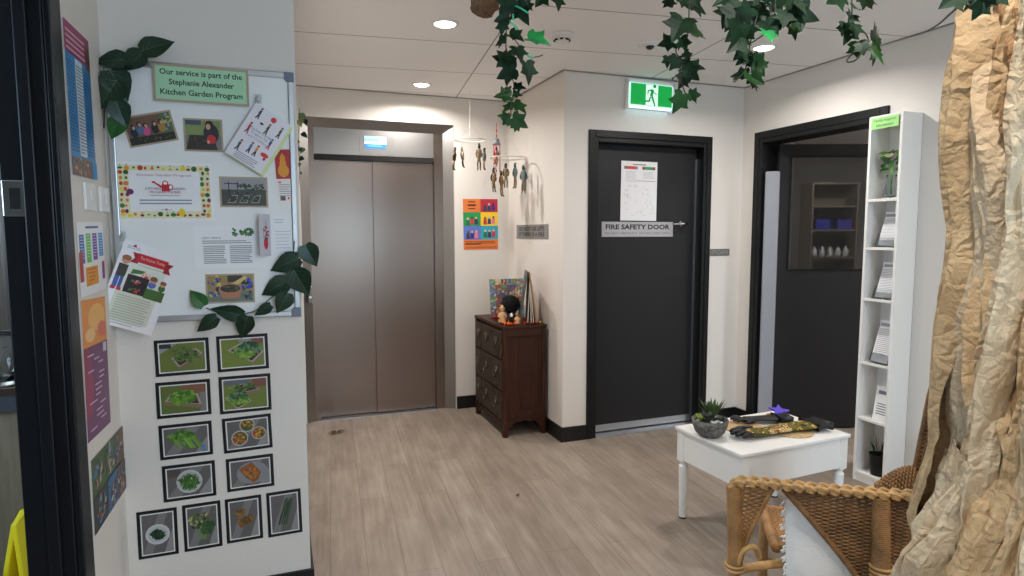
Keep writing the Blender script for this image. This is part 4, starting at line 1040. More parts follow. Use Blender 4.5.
def d_collage(s, w, h):
    r = random.Random(5); s.dim = .75  # collage colours darkened too, for the low light here
    s.rect(-w / 2, -h / 2, w / 2, h / 2, (90, 90, 70))
    cells = [(-.5, -.02, -.1, .5), (-.1, .0, .2, .5), (.2, .0, .5, .5), (-.5, -.5, -.1, -.02), (-.1, -.5, .2, .0), (.2, -.5, .5, .0)]
    base = [(84, 104, 60), (70, 110, 70), (110, 90, 70), (60, 66, 60), (60, 110, 160), (90, 80, 90)]
    for (x0, z0, x1, z1), c in zip(cells, base):
        s.clip = (x0 * w, x1 * w - .002, z0 * h, z1 * h - .002)
        s.rect(x0 * w, z0 * h, x1 * w, z1 * h, c); s.leaves((x0 + x1) / 2 * w, (z0 + z1) / 2 * h, w * .14, h * .2, 26, [(60, 130, 190), (190, 140, 110), (60, 90, 50), (40, 36, 40), (200, 190, 180), (150, 60, 60)], .014, r)


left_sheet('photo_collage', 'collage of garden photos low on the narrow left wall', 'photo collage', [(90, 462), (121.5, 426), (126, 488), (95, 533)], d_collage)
for pts, lab in (([(79, 184), (95.5, 184), (95.8, 210), (80, 209)], 'white light switch plate nearer the black door frame'), ([(97, 188), (107, 188.5), (107.5, 211), (98, 211)], 'white light switch plate nearer the wall corner')):
    p = [at_x(u, v, XL) for u, v in pts]; c = sum(p, V((0, 0, 0))) / 4
    t = thing('light_switch', lab, 'light switch', c, (0, 0, PI / 2))
    w_ = min(abs(p[1].y - p[0].y), .11); h_ = .082
    b = MB(); b.span((-w_ / 2, -.009, -h_ / 2), (w_ / 2, 0, h_ / 2)); b.build('switch_plate', 'white_plastic', t, bevel=.003)
    b = MB(); b.span((-.011, -.013, -.016), (.011, -.009, .016)); b.build('rocker', 'white_plastic', t, bevel=.002)

# ------------------------------------------------------------------ signs and papers on the far walls
c, w_, h_, a = bq([(462.5, 199), (497.5, 199), (498, 249.5), (464, 249.5)], YE)
s = Sheet(w_, h_, (226, 122, 56), .0012)
q = h_ / 2
for x0, z0, x1, z1, cc in ((0, .24, .5, .5, (186, 34, 60)), (-.5, -.03, 0, .24, (28, 150, 80)), (0, -.03, .5, .24, (244, 206, 40)), (-.5, -.30, 0, -.03, (96, 120, 196)), (0, -.30, .5, -.03, (40, 164, 190))): s.rect(x0 * w_, z0 * h_, x1 * w_, z1 * h_, cc)
s.rect(-w_ * .35, h_ * .43, -w_ * .15, h_ * .455, (110, 50, 26)); s.rect(-w_ * .37, h_ * .36, -w_ * .13, h_ * .395, (80, 30, 22)); s.rect(-w_ * .35, h_ * .30, -w_ * .15, h_ * .322, (110, 50, 26))
r = random.Random(3)
for cx, cz in ((.25, .37), (-.25, .10), (.25, .10), (-.25, -.17), (.25, -.17)):
    for k in range(3):
        x, z = (cx + (k - 1) * .12) * w_, (cz - .03 + r.uniform(-.02, .02)) * h_; s.poly([(x - .016, z - .028), (x + .016, z - .028), (x + .012, z + .016), (x - .012, z + .016)], r.choice([(60, 40, 130), (200, 50, 60), (240, 190, 60), (30, 110, 70), (50, 60, 90), (230, 120, 140)])); s.ell(x, z + .024, .009, .010, r.choice([(110, 70, 50), (224, 180, 150), (70, 44, 36)]), 10)
s.lines(-w_ * .45, w_ * .42, -h_ * .335, 2, .012, (110, 50, 20), .4); s.lines(-w_ * .45, 0, -h_ * .385, 1, .012, (110, 50, 20), .5); s.rect(-w_ * .45, -h_ * .47, w_ * .45, -h_ * .44, (196, 96, 40))
tag(s.build('square_grid_poster', 'print', loc=c - V((0, .0005, 0)), rot=(0, a, 0)), 'orange poster with six coloured picture squares beside the lift', 'poster')

p = [at_x(u, v, XS) for u, v in [(517, 226), (548.5, 223.3), (549, 238), (517.5, 239)]]
zc = sum(q.z for q in p) / 4; yc = (p[0].y + p[1].y) / 2; w_ = abs(p[0].y - p[1].y); h_ = .102
t = thing('lift_warning_sign', 'grey metal sign about not using lifts on the return wall', 'sign', (XS, yc, zc), (0, 0, -PI / 2))
b = MB(); b.span((-w_ / 2, -.004, -h_ / 2), (w_ / 2, 0, h_ / 2)); b.build('plate', mat('etched_grey_plate', (128, 127, 125), .45, .2), t)
s = MB(); tmp = Sheet(w_, h_); s = Sheet(w_ - .01, h_ - .01, (134, 133, 131), .0003); s.text('DO NOT USE LIFTS', 0, h_ * .2, w_ * .8, h_ * .30, (16, 16, 16), .03); s.text('IF THERE IS A FIRE', 0, -h_ * .2, w_ * .8, h_ * .30, (16, 16, 16), .03)
s.build('lettering', 'print', t, loc=(0, -.0042, 0))

c = (at_y(600.5, 221.8, DLY) + at_y(673.5, 236.5, DLY)) / 2; w_, h_ = .575, .104
t = thing('fire_door_sign', 'silver sign across the charcoal door reading fire safety door', 'sign', (c.x, DLY, c.z), (0, 0, 0))
b = MB(); b.span((-w_ / 2, -.004, -h_ / 2), (w_ / 2, -.0002, h_ / 2)); b.build('plate', mat('silver_sign_plate', (172, 170, 172), .4, .3), t)
s = Sheet(w_ - .012, h_ - .012, (172, 170, 172), .0003); s.text('FIRE SAFETY DOOR', 0, h_ * .16, w_ * .90, h_ * .34, (18, 18, 20), .035); s.text('DO NOT OBSTRUCT, DO NOT KEEP OPEN', 0, -h_ * .27, w_ * .90, h_ * .16, (84, 84, 88))
s.build('lettering', 'print', t, loc=(0, -.0042, 0))

c = (at_y(620.5, 161, DLY) + at_y(657, 161.5, DLY) + at_y(620, 221, DLY) + at_y(656, 221, DLY)) / 4; w_, h_ = .288, .408


def pw(x, y, z): return (x, y - .004 - .05 * max(0, x) ** 1.5 * .6, z)


s = Sheet(w_, h_, (224, 222, 224), .0008, pw)
s.rect(-w_ * .18, h_ * .438, w_ * .18, h_ * .452, (110, 70, 70)); s.rect(-w_ * .42, h_ * .365, -w_ * .06, h_ * .415, (196, 60, 56)); s.rect(-w_ * .42, h_ * .365, -w_ * .36, h_ * .415, (70, 120, 80)); s.rect(-w_ * .1, h_ * .365, -w_ * .05, h_ * .415, (130, 130, 140)); s.rect(w_ * .08, h_ * .365, w_ * .44, h_ * .415, (40, 150, 84)); s.rect(w_ * .08, h_ * .365, w_ * .15, h_ * .415, (150, 50, 60)); s.rect(w_ * .38, h_ * .365, w_ * .44, h_ * .415, (150, 50, 60))
s.lines(-w_ * .38, -w_ * .08, h_ * .33, 9, .0085, (176, 178, 184), .3); s.lines(w_ * .1, w_ * .42, h_ * .33, 6, .0085, (176, 178, 184), .3); s.rect(-w_ * .08, h_ * .17, w_ * .44, h_ * .178, (110, 110, 116))
r = random.Random(6)
for i in range(46):
    x, z = r.uniform(-.4, .4) * w_, r.uniform(-.42, .12) * h_; q = r.uniform(.003, .016)
    if r.random() < .5: s.poly([(x - q, z), (x + q, z), (x + q, z + .0014), (x - q, z + .0014)], (140, 142, 150))
    else: s.poly([(x, z - q), (x + .0014, z - q), (x + .0014, z + q), (x, z + q)], (140, 142, 150))
tag(s.build('evacuation_plan', 'print', loc=(c.x, DLY, c.z), rot=(0, math.radians(.4), 0)), 'white evacuation plan sheet taped above the sign on the charcoal door', 'paper')

c = (at_y(708.6, 248.5, YF) + at_y(729, 256, YF)) / 2
t = thing('wall_plate_sign', 'small grey tactile sign on the wall right of the fire door', 'sign', (c.x + .006, YF, c.z))
b = MB(); b.span((-.085, -.004, -.025), (.085, 0, .025)); b.build('plate', mat('grey_tactile_plate', (112, 110, 106), .5, .2), t, bevel=.0015)
b = MB(); r = random.Random(9)
for i in range(14):
    for j in range(3):
        if r.random() < .6: b.box((-.07 + i * .0105, -.0046, -.012 + j * .012), (.006, .0012, .006))
b.build('raised_dots', mat('pale_tactile_dots', (160, 158, 152), .5), t)


# ------------------------------------------------------------------ dark carved cabinet and what stands on it
CX0, CX1, CY0, CY1, CZ = 1.418, 1.735, 3.95, 4.60, .775
t = thing('cabinet', 'dark wooden cabinet with tooled drawers standing against the return wall', 'cabinet', ((CX0 + CX1) / 2, (CY0 + CY1) / 2, 0))
hx, hy = (CX1 - CX0) / 2, (CY1 - CY0) / 2
b = MB(); b.span((-hx - .004, -hy - .004, CZ - .022), (hx + .004, hy + .004, CZ)); b.build('top', 'mahogany', t, bevel=.004)
for sx in (-1, 1):
    for sy in (-1, 1):
        b = MB(); b.span((sx * hx, sy * hy, 0), (sx * (hx - .034), sy * (hy - .034), CZ - .022)); b.build('corner_post', 'mahogany', t, bevel=.003)
for sy, nm in ((-1, 'side_panel'), (1, 'side_panel')):
    b = MB(); y0, y1 = sy * (hy - .018), sy * (hy - .006)
    b.span((-hx + .034, y0, .17), (hx - .034, sy * (hy - .012), CZ - .075))
    for s_ in (((-hx + .034, y0, CZ - .075), (hx - .034, y1 + sy * .004, CZ - .022)), ((-hx + .034, y0, .13), (hx - .034, y1 + sy * .004, .175)), ((-hx + .034, y0, .175), (-hx + .05, y1, CZ - .075)), ((hx - .05, y0, .175), (hx - .034, y1, CZ - .075))): b.span(*s_)
    pts = [(-hx + .034, .13), (hx - .034, .13), (hx - .034, .045)]
    for i in range(15):
        a = i / 14; x = hx - .05 - a * (2 * hx - .1); pts.append((x, .06 + .042 * math.sin(PI * a) ** .7 + .012 * math.sin(3 * PI * a) ** 2))
    pts += [(-hx + .034, .045)]
    b.prism(pts, min(y0, y1), max(y0, y1))
    b.build(nm, 'mahogany', t, bevel=.0025)
b = MB(); b.span((-hx + .02, -hy + .034, .1), (hx - .006, hy - .034, CZ - .022)); b.build('carcass', 'mahogany_dark', t)
pts = [(-hy + .034, .10), (hy - .034, .10), (hy - .034, .03), (hy - .08, .03)] + [(hy - .08 - (2 * hy - .16) * i / 12, .05 + .025 * math.sin(PI * i / 12)) for i in range(13)] + [(-hy + .08, .03), (-hy + .034, .03)]
b = MB(); b.T = Matrix.Rotation(PI / 2, 4, 'Z'); b.prism(pts, hx - .022, hx - .006); b.build('front_apron', 'mahogany', t)
rows = [(.115, .315), (.325, .53), (.54, .735)]
ysp = 4.43 - (CY0 + CY1) / 2
for z0, z1 in rows:
    for y0, y1, pulls in ((-hy + .038, ysp - .006, 2), (ysp + .006, hy - .038, 1)):
        b = MB(); b.span((-hx - .004, y0, z0), (-hx + .018, y1, z1)); dr = b.build('drawer', 'tooled', t, bevel=.004)
        for zz in (z0 + .008, z1 - .008):
            b = MB(); b.tube([(-hx - .0045, y0 + .004 + (y1 - y0 - .008) * k / 40, zz) for k in range(41)], [.0028 if k % 2 else .0016 for k in range(41)], 6); b.build('studded_edge', 'brass', dr)
        for k in range(pulls):
            y = y0 + (y1 - y0) * (k + .5) / pulls; z = (z0 + z1) / 2 + .02
            b = MB(); b.T = Matrix.Translation((-hx - .004, y, z)) @ Matrix.Rotation(-PI / 2, 4, 'Y')
            b.lathe([(.030, 0), (.028, .004), (.010, .006), (.007, .014), (0, .016)], 14)
            b.T = Matrix.Translation((-hx - .016, y, z - .022)) @ Matrix.Rotation(PI / 2, 4, 'Y') @ Matrix.Rotation(.25, 4, 'Y'); b.torus((0, 0, 0), .025, .0042, 18, 6)
            b.build('ring_pull', 'brass', dr, smooth=True)

# autumn leaf mat over the cabinet top
b = MB(); r = random.Random(21)
for i in range(46):
    x, y = CX0 + .03 + r.random() * (CX1 - CX0 - .07), CY0 + .03 + r.random() ** 1.2 * (CY1 - CY0 - .12)
    if i < 12: y = CY0 + .02 + .025 * r.random(); x = CX0 + .035 + i / 11 * (CX1 - CX0 - .08)
    a = r.uniform(0, 6.28); q = r.uniform(.022, .036); z = CZ + .0012 + .0006 * (i % 9)
    k = 10; pts = []
    for j in range(k):
        rr = q * (1.0 if j % 2 == 0 else .55); pts.append((x + rr * math.cos(a + 2 * PI * j / k), y + rr * .8 * math.sin(a + 2 * PI * j / k), z + (.019 if j % 2 == 0 else .003)))
    pts.append((x, y, z + .002)); b.add(pts, [(j, (j + 1) % k, k) for j in range(k)], r.choice([0, 0, 1, 2, 2]))
tag(b.build('autumn_leaf_garland', [mat('orange_autumn_leaf', (216, 92, 24), .7), mat('yellow_autumn_leaf', (232, 164, 40), .7), mat('red_autumn_leaf', (170, 40, 22), .7)]), 'orange and red autumn leaf garland spread over the cabinet top', 'leaf garland')

CT = CZ + .009
# picture canvas at the back
c = (at_y(490, 283, 4.47) + at_y(520, 317, 4.47)) / 2; w_ = .262; h_ = .27
s = Sheet(w_, h_, (150, 130, 110), .018); r = random.Random(12)
pal = [(60, 120, 170), (196, 140, 60), (150, 70, 60), (90, 140, 90), (170, 150, 130), (70, 80, 120), (200, 170, 90), (120, 90, 70), (210, 190, 170), (80, 150, 190)]
for i in range(6):
    for j in range(6):
        x0, z0 = -w_ / 2 + w_ * i / 6, -h_ / 2 + h_ * j / 6; s.clip = (x0, x0 + w_ / 6, z0, z0 + h_ / 6); s.rect(x0, z0, x0 + w_ / 6, z0 + h_ / 6, r.choice(pal)); s.leaves(x0 + w_ / 12, z0 + h_ / 12, w_ / 12, h_ / 12, 5, pal, .016, r)
tag(s.build('picture_canvas', 'print', loc=(c.x + .01, 4.47, CT + h_ / 2 + .002), rot=(-.14, 0, -.06)), 'colourful mosaic picture leaning at the back of the dark cabinet', 'picture')
# tall book standing open like a tent
p = at_y(522, 322, 4.02)
t = thing('standing_book', 'tall book standing open like a tent near the cabinet edge', 'book', (1.628, 4.03, CT), (0, 0, -.30))
for sgn, nm, m_ in ((-1, 'front_cover', None), (1, 'back_cover', 'leather_tan')):
    b = MB(); b.T = Matrix.Translation((.030 * sgn, .04, .178)) @ Matrix.Rotation(-.15 * sgn, 4, 'Y')
    if sgn < 0:
        s = Sheet(.23, .365, (70, 76, 74), .006); rr = random.Random(3); s.leaves(0, 0, .10, .17, 110, [(30, 34, 34), (150, 152, 146), (60, 70, 66), (200, 200, 194)], .012, rr)
        o = s.build(nm, 'print', t, loc=(.030 * sgn, .04, .178), rot=(0, .15, 0)); o.rotation_euler = (Matrix.Rotation(.15, 4, 'Y') @ Matrix.Rotation(-PI / 2, 4, 'Z')).to_euler()
    else:
        b.box((0, 0, 0), (.012, .23, .35)); b.build(nm, m_, t, bevel=.002)
b = MB()
for k, q in enumerate((-.05, .03, .08)): b.T = Matrix.Translation((.01 + q * .15, .04, .166)) @ Matrix.Rotation(-q, 4, 'Y'); b.box((0, 0, 0), (.004, .22, .32))
b.build('pages', mat('book_paper', (216, 206, 192), .8), t)
# fuzzy dark ball plant in a little pot
p = at_y(510, 318, 4.2)
t = thing('dark_grass_ball', 'small pot holding a round tuft of nearly black fuzz on the cabinet', 'plant', (1.553, 4.17, CT))
b = MB(); b.lathe([(0, 0), (.035, 0), (.045, .05), (.04, .05), (0, .045)], 20); b.build('pot', mat('dark_clay_pot', (70, 66, 60), .6), t, smooth=False)
b = MB(); r = random.Random(2); b.ball((0, 0, .115), .066, n=8)
for i in range(520):
    a, z = r.uniform(0, 6.28), r.uniform(-1, 1); q = math.sqrt(1 - z * z); d = V((q * math.cos(a), q * math.sin(a), z)); e = V((r.uniform(-1, 1), r.uniform(-1, 1), r.uniform(-1, 1))) * .35
    p0 = V((0, 0, .115)) + d * .058; p1 = p0 + (d + e).normalized() * r.uniform(.018, .034); w = d.orthogonal().normalized() * .0018
    b.add([p0 - w, p0 + w, p1], [(0, 1, 2)])
b.build('fuzzy_tuft', 'fuzzy', t)
# figurines and bottle
for (x, y, lab, cols, h_) in ((1.452, 4.07, 'tallest tan figurine at the left of the cabinet top', ('tan_pot', 'tan_pot'), .125), (1.494, 4.0, 'small black and white figurine between two tan ones', ('fuzzy', 'cotton'), .075), (1.531, 3.985, 'short brown figurine before the black tuft', ('tan_pot', 'kraft_dark'), .082)):
    t = thing('figurine', lab, 'figurine', (x, y, CT))
    b = MB(); k = h_; b.lathe([(0, 0), (.2 * k, 0), (.22 * k, .08 * k), (.16 * k, .3 * k), (.18 * k, .48 * k), (.10 * k, .6 * k), (.07 * k, .64 * k)], 16); b.build('body', cols[0], t, smooth=True)
    b = MB(); b.ball((0, 0, .76 * k), .15 * k, n=8); b.lathe([(.17 * k, .84 * k), (.08 * k, .86 * k), (.06 * k, .97 * k), (0, 1.0 * k)], 14); b.build('head', cols[1], t, smooth=True)
    b = MB()
    for sx in (-1, 1): b.tube([(sx * .15 * k, 0, .52 * k), (sx * .24 * k, -.04 * k, .36 * k), (sx * .14 * k, -.14 * k, .28 * k)], [.05 * k, .045 * k, .04 * k], 8)
    b.build('arms', cols[0], t, smooth=True)

# ------------------------------------------------------------------ tall narrow shelf by the doorway
SX0, SX1, SY0, SY1, SZ = 3.050, 3.193, 2.378, 2.578, 2.03
t = thing('narrow_bookcase', 'tall narrow white bookcase against the wall beside the dark doorway', 'bookcase', ((SX0 + SX1) / 2, (SY0 + SY1) / 2, 0))
sx, sy, TH = (SX1 - SX0) / 2, (SY1 - SY0) / 2, .016
for s_ in (-1, 1):
    b = MB(); b.span((-sx, s_ * sy, 0), (sx, s_ * (sy - TH), SZ)); b.build('side_panel', 'white_paint', t, bevel=.0015)
b = MB(); b.span((sx - .006, -sy + TH, .05), (sx, sy - TH, SZ - TH)); b.build('back_panel', 'white_paint', t)
b = MB(); b.span((-sx, -sy + TH, SZ - TH), (sx, sy - TH, SZ)); b.build('top_panel', 'white_paint', t)
b = MB(); b.span((-sx + .008, -sy + TH, 0), (-sx + .02, sy - TH, .04)); b.build('plinth', 'white_paint', t)
SHELF = [.055, .371, .688, 1.044, 1.326, 1.588]
for z in SHELF:
    b = MB(); b.span((-sx + .002, -sy + TH, z - TH), (sx - .006, sy - TH, z)); b.build('shelf', 'white_paint', t, bevel=.001)
s = Sheet(.162, .060, (158, 220, 130), .001); s.text('Family Support', 0, .012, .125, .016, (40, 66, 40), .01); s.text('Information', 0, -.012, .100, .014, (40, 66, 40), .01)
tag(s.build('shelf_label', 'print', loc=(SX0 - .0006, (SY0 + SY1) / 2 + .004, SZ - .040), rot=(0, 0, -PI / 2)), 'green label at the top front of the narrow bookcase', 'label')
YC = (SY0 + SY1) / 2; XC = (SX0 + SX1) / 2
# vase of flowers
t = thing('flower_vase', 'glass vase with leaves and a cream flower on the highest shelf', 'vase', (XC - .008, YC, 1.5885))
b = MB(); b.lathe([(0, .001), (.034, .001), (.040, .012), (.036, .05), (.020, .085), (.018, .10), (.026, .125), (.0245, .125), (.0165, .10), (.0185, .085), (.034, .05), (.037, .014), (0, .008)], 24, cap=False); b.build('glass_vase', 'vase_glass', t, smooth=True)
b = MB()
for k in range(4): b.tube([(.004 * (k - 1.5), .006 * ((k % 2) - .5), .02), (.003 * (1.5 - k), 0, .1), (.008 * (k - 1.5), .012 * (k - 1.5), .20)], .0025, 6)
b.build('stems', mat('fresh_green_stem', (90, 150, 70), .5), t, smooth=True)


def flat_leaf(b, base, d, n, L, W, m=0, fold=.25, heart=False, bend=.15, vein=None):
    """pointed leaf as two folded halves; d is the way it points, n the side it shows"""
    d = V(d).normalized(); n = V(n); n = (n - d * n.dot(d)); n = n.normalized() if n.length > 1e-5 else d.orthogonal().normalized()
    s = d.cross(n)
    prof = [(0, 0), (.03, .5), (.12, .85), (.28, 1), (.5, .85), (.72, .52), (.9, .17), (1, 0)] if heart else [(0, 0), (.12, .5), (.3, .92), (.5, 1), (.72, .7), (.9, .25), (1, 0)]
    mid = []; lf = []; rt = []
    for tt, w in prof:
        back = -.08 * L * (1 if heart and 0 < tt < .1 else 0)
        c = V(base) + d * (tt * L + back) - n * (bend * L * tt * tt)
        mid.append(V(base) + d * (tt * L) - n * (bend * L * tt * tt)); lf.append(c + s * (w * W / 2) + n * (fold * w * W / 2)); rt.append(c - s * (w * W / 2) + n * (fold * w * W / 2))
    k = len(prof); vs = mid + lf + rt; fs = []
    for i in range(k - 1): fs += [(i, i + 1, k + i + 1, k + i), (i, 2 * k + i, 2 * k + i + 1, i + 1)]
    b.add(vs, fs, m)
    if vein is not None:
        o = n * .0006
        vv = []; vf = []
        for i in range(k): wv = s * (W * .014 * (1 - i / k)); vv += [mid[i] + wv + o + n * .0006, mid[i] - wv + o + n * .0006]
        vf = [(2 * i, 2 * i + 1, 2 * i + 3, 2 * i + 2) for i in range(k - 1)]
        b.add(vv, vf, vein)
        for i, j in ((1, 3), (2, 4), (3, 5)):
            for arr in (lf, rt):
                e = mid[i] + (arr[j] - mid[i]) * .8; q = d * (W * .010); b.add([mid[i] - q + o, mid[i] + q + o, e + o + n * .0005], [(0, 1, 2)], vein)


b = MB(); r = random.Random(14)
for k in range(20):
    a = r.uniform(0, 6.28); z = r.uniform(.14, .25); flat_leaf(b, (.012 * math.cos(a), .016 * math.sin(a), z), (math.cos(a) * .8, math.sin(a), r.uniform(-.1, .7)), (-1, 0, .6), r.uniform(.045, .06), r.uniform(.032, .045), r.choice([0, 0, 1]))
b.build('leaves', [mat('vase_leaf', (44, 88, 38), .5), mat('vase_leaf_light', (76, 120, 52), .5)], t)
b = MB()
for k in range(16):
    a = k * 2.4; q = .004 + .0012 * k; flat_leaf(b, (-.048 + q * .3 * math.cos(a), -.018 + q * .5 * math.sin(a), .215), (math.cos(a), math.sin(a), 1.6 - .06 * k), (-math.cos(a), -math.sin(a), .5), .026, .022, 0, .5)
b.build('cream_flower', 'petal', t)
# brochure stands
for z, lab, n, hh in ((1.326, 'uppermost brochure stack, on the shelf below the vase', 8, .19), (1.044, 'second brochure stack down, on the middle shelf', 8, .2), (.688, 'thickest brochure stack, third one down in the narrow bookcase', 12, .235)):
    b = MB(); a = .36
    b.T = Matrix.Translation((XC - .034, YC - .012, z + .001)) @ Matrix.Rotation(-PI / 2, 4, 'Z')
    b.span((-.055, -.032, 0), (.055, .075, .002)); b.T = b.T @ Matrix.Rotation(-.30, 4, 'X'); b.span((-.055, .016, .004), (.055, .018, hh * .8)); b.span((-.055, -.022, .0), (.055, -.020, .05)); b.span((-.055, -.02, .001), (-.053, .016, .07)); b.span((.053, -.02, .001), (.055, .016, .07))
    tag(b.build('brochure_holder', 'clear'), 'clear acrylic holder of the ' + lab, 'brochure holder')
    t = thing('brochure_stack', lab, 'brochures', (XC - .034, YC - .012, z + .004), (0, 0, -PI / 2))
    for k in range(n):
        s = Sheet(.1, hh, (232, 232, 234), .0008)
        if k == n - 1: s.rect(-.045, hh * .36, .045, hh * .44, (150, 154, 166)); s.lines(-.044, .044, hh * .3, 14, hh * .045, (158, 160, 170), .35)
        o = s.build('brochure', 'print', t, loc=(0, .013 - .0026 * k + .285 * (hh / 2) - .0, hh / 2 * .956 + .004), rot=(-.30, 0, 0))
s = Sheet(.09, .19, (236, 236, 236), .0012); s.rect(-.03, .05, .03, .07, (120, 124, 140)); s.lines(-.03, .032, .0, 5, .014, (120, 124, 140), .4)
tag(s.build('leaflet_card', 'print', loc=(XC - .03, YC - .03, .371 + .096), rot=(-.16, 0, -PI / 2)), 'single white leaflet standing on the shelf above the potted grass', 'leaflet')
t = thing('potted_grass', 'black pot of artificial grass on the lowest shelf of the narrow bookcase', 'plant', (XC - .012, YC - .012, .0555))
b = MB(); b.lathe([(0, 0), (.036, 0), (.048, .115), (.050, .12), (.044, .12), (.042, .108), (0, .108)], 24); b.build('pot', 'black_plastic', t)
b = MB(); r = random.Random(4)
for k in range(90):
    a = r.uniform(0, 6.28); q = r.uniform(0, .034); p0 = V((q * math.cos(a), q * math.sin(a), .108)); d = V((math.cos(a) * r.uniform(.0, .32), math.sin(a) * r.uniform(.0, .32), 1)).normalized(); L = r.uniform(.08, .14); w = d.orthogonal().normalized() * .0028; e = V((math.cos(a), math.sin(a), 0)) * r.uniform(0, .022)
    b.add([p0 - w, p0 + w, p0 + d * L * .6 + w * .8, p0 + d * L + e, p0 + d * L * .6 - w * .8], [(0, 1, 2, 3, 4)])
b.build('grass_blades', 'grass', t)

# ------------------------------------------------------------------ low white table
TX, TY, TZ, TA = 2.155, 2.335, .46, math.radians(3.5)
TW, TD = .675, .445
t = thing('coffee_table', 'low white table with turned legs before the dark doorway', 'table', (TX, TY, 0), (0, 0, TA))
b = MB(); b.span((-TW / 2, -TD / 2, TZ - .018), (TW / 2, TD / 2, TZ)); b.build('tabletop', 'white_paint', t, bevel=.005)
AZ0 = TZ - .165
for q in (-1, 1):
    b = MB(); b.span((-TW / 2 + .055, q * (TD / 2 - .012), AZ0 + .005), (TW / 2 - .055, q * (TD / 2 - .030), TZ - .018)); b.build('apron', 'white_paint', t)
    b = MB(); b.span((q * (TW / 2 - .012), -TD / 2 + .055, AZ0 + .005), (q * (TW / 2 - .030), TD / 2 - .055, TZ - .018)); b.build('apron', 'white_paint', t)
for qx in (-1, 1):
    for qy in (-1, 1):
        b = MB(); x, y = qx * (TW / 2 - .033), qy * (TD / 2 - .033)
        b.span((x - .024, y - .024, AZ0 - .004), (x + .024, y + .024, TZ - .018))
        b.lathe([(0, 0), (.016, 0), (.017, .006), (.021, .13), (.0235, AZ0 - .05), (.0235, AZ0 - .03), (.017, AZ0 - .022), (.019, AZ0 - .012), (.024, AZ0 - .006), (0, AZ0 - .004)], 20, (x, y, 0))
        lg = b.build('leg', 'white_paint', t, bevel=.002)
        b = MB(); b.lathe([(.0175, 0), (.018, .007), (.0165, .008)], 16, (x, y, 0)); b.build('foot_pad', 'black_plastic', lg)
TTOP = TZ + .0006
# bowl planter
p = at_z(713, 428, TZ + .04)
t = thing('succulent_bowl', 'grey speckled bowl of succulents on the left of the white table', 'planter', (p.x - .01, p.y + .01, TTOP))
b = MB(); b.lathe([(0, 0), (.042, 0), (.066, .022), (.080, .055), (.083, .082), (.077, .083), (.073, .056), (.05, .03), (0, .03)], 32); b.build('bowl', 'stone', t, smooth=True)
b = MB(); b.lathe([(0, .078), (.05, .076), (.0765, .068)], 24, cap=False); b.build('soil', 'soil', t)
b = MB(); r = random.Random(6)
for k in range(9): a = r.uniform(0, 6.28); q = r.uniform(.03, .068); b.ball((q * math.cos(a), q * math.sin(a), .078), r.uniform(.006, .011), n=5, sc=(1, .8, .7))
b.build('pebbles', 'cotton', t)


def rosette(b, c, n, L, W, up, m=0, seed=1):
    r = random.Random(seed)
    for k in range(n):
        a = k * 2.4 + r.uniform(-.2, .2); e = up * (1 - .75 * k / n) + .12
        flat_leaf(b, V(c) + V((math.cos(a) * .004, math.sin(a) * .004, .004)), (math.cos(a), math.sin(a), e * 1.6), (-math.cos(a) * e, -math.sin(a) * e, 1), L * (.65 + .35 * k / n) * r.uniform(.85, 1.1), W, m, .35, bend=-.10)


b = MB(); rosette(b, (.020, .01, .078), 44, .108, .014, 1.5, 0, 3); b.build('spiky_succulent', 'succulent', t)
b = MB(); rosette(b, (-.03, -.026, .076), 30, .062, .015, 1.0, 0, 5); rosette(b, (.03, -.045, .074), 18, .036, .011, 1.0, 0, 7); b.build('grey_succulent', 'succulent_grey', t)
b = MB()
for k, (dx, dy) in enumerate(((-.055, .01), (-.062, -.008), (-.045, .03))): rosette(b, (dx, dy, .082), 12, .024, .012, .9, 0, k)
b.build('lime_succulent', 'succulent_lime', t)


# round seagrass mats
def mat_disc(name, c, R, label, z):
    b = MB(); pts = []
    turns = int(R / .0075)
    for i in range(turns * 26):
        q = i / 26; pts.append((R * q / turns * math.cos(2 * PI * q), R * q / turns * math.sin(2 * PI * q), .0036 + .0004 * math.sin(i * 2.4)))
    b.tube(pts, .0040, 6, flat=.9)
    b.lathe([(0, .0008), (R * .985, .0008), (R * .985, .003), (0, .003)], 40)
    return tag(b.build(name, 'seagrass', smooth=True, loc=(c[0], c[1], z)), label, 'mat')


m1 = at_z(752, 427, TZ); m2 = at_z(780, 430, TZ)
mat_disc('seagrass_mat', (2.095, 2.385), .105, 'round seagrass mat under the glove, nearer the succulent bowl', TTOP)
mat_disc('seagrass_mat', (2.265, 2.262), .098, 'round seagrass mat under the glove, nearer the table edge by the chair', TTOP)


# gardening gloves
def skin_obj(name, verts, edges, radii, m, parent, root=0, sub=2):
    me = bpy.data.meshes.new(name); me.from_pydata(verts, edges, []); me.update()
    o = bpy.data.objects.new(name, me); COL.objects.link(o); o.parent = parent
    md = o.modifiers.new('skin', 'SKIN'); md.use_smooth_shade = True
    for i, rr in enumerate(radii): me.skin_vertices[0].data[i].radius = rr if isinstance(rr, tuple) else (rr, rr); me.skin_vertices[0].data[i].use_root = (i == root)
    me.materials.append(M[m])
    s_ = o.modifiers.new('sub', 'SUBSURF'); s_.levels = sub; s_.render_levels = sub
    return o


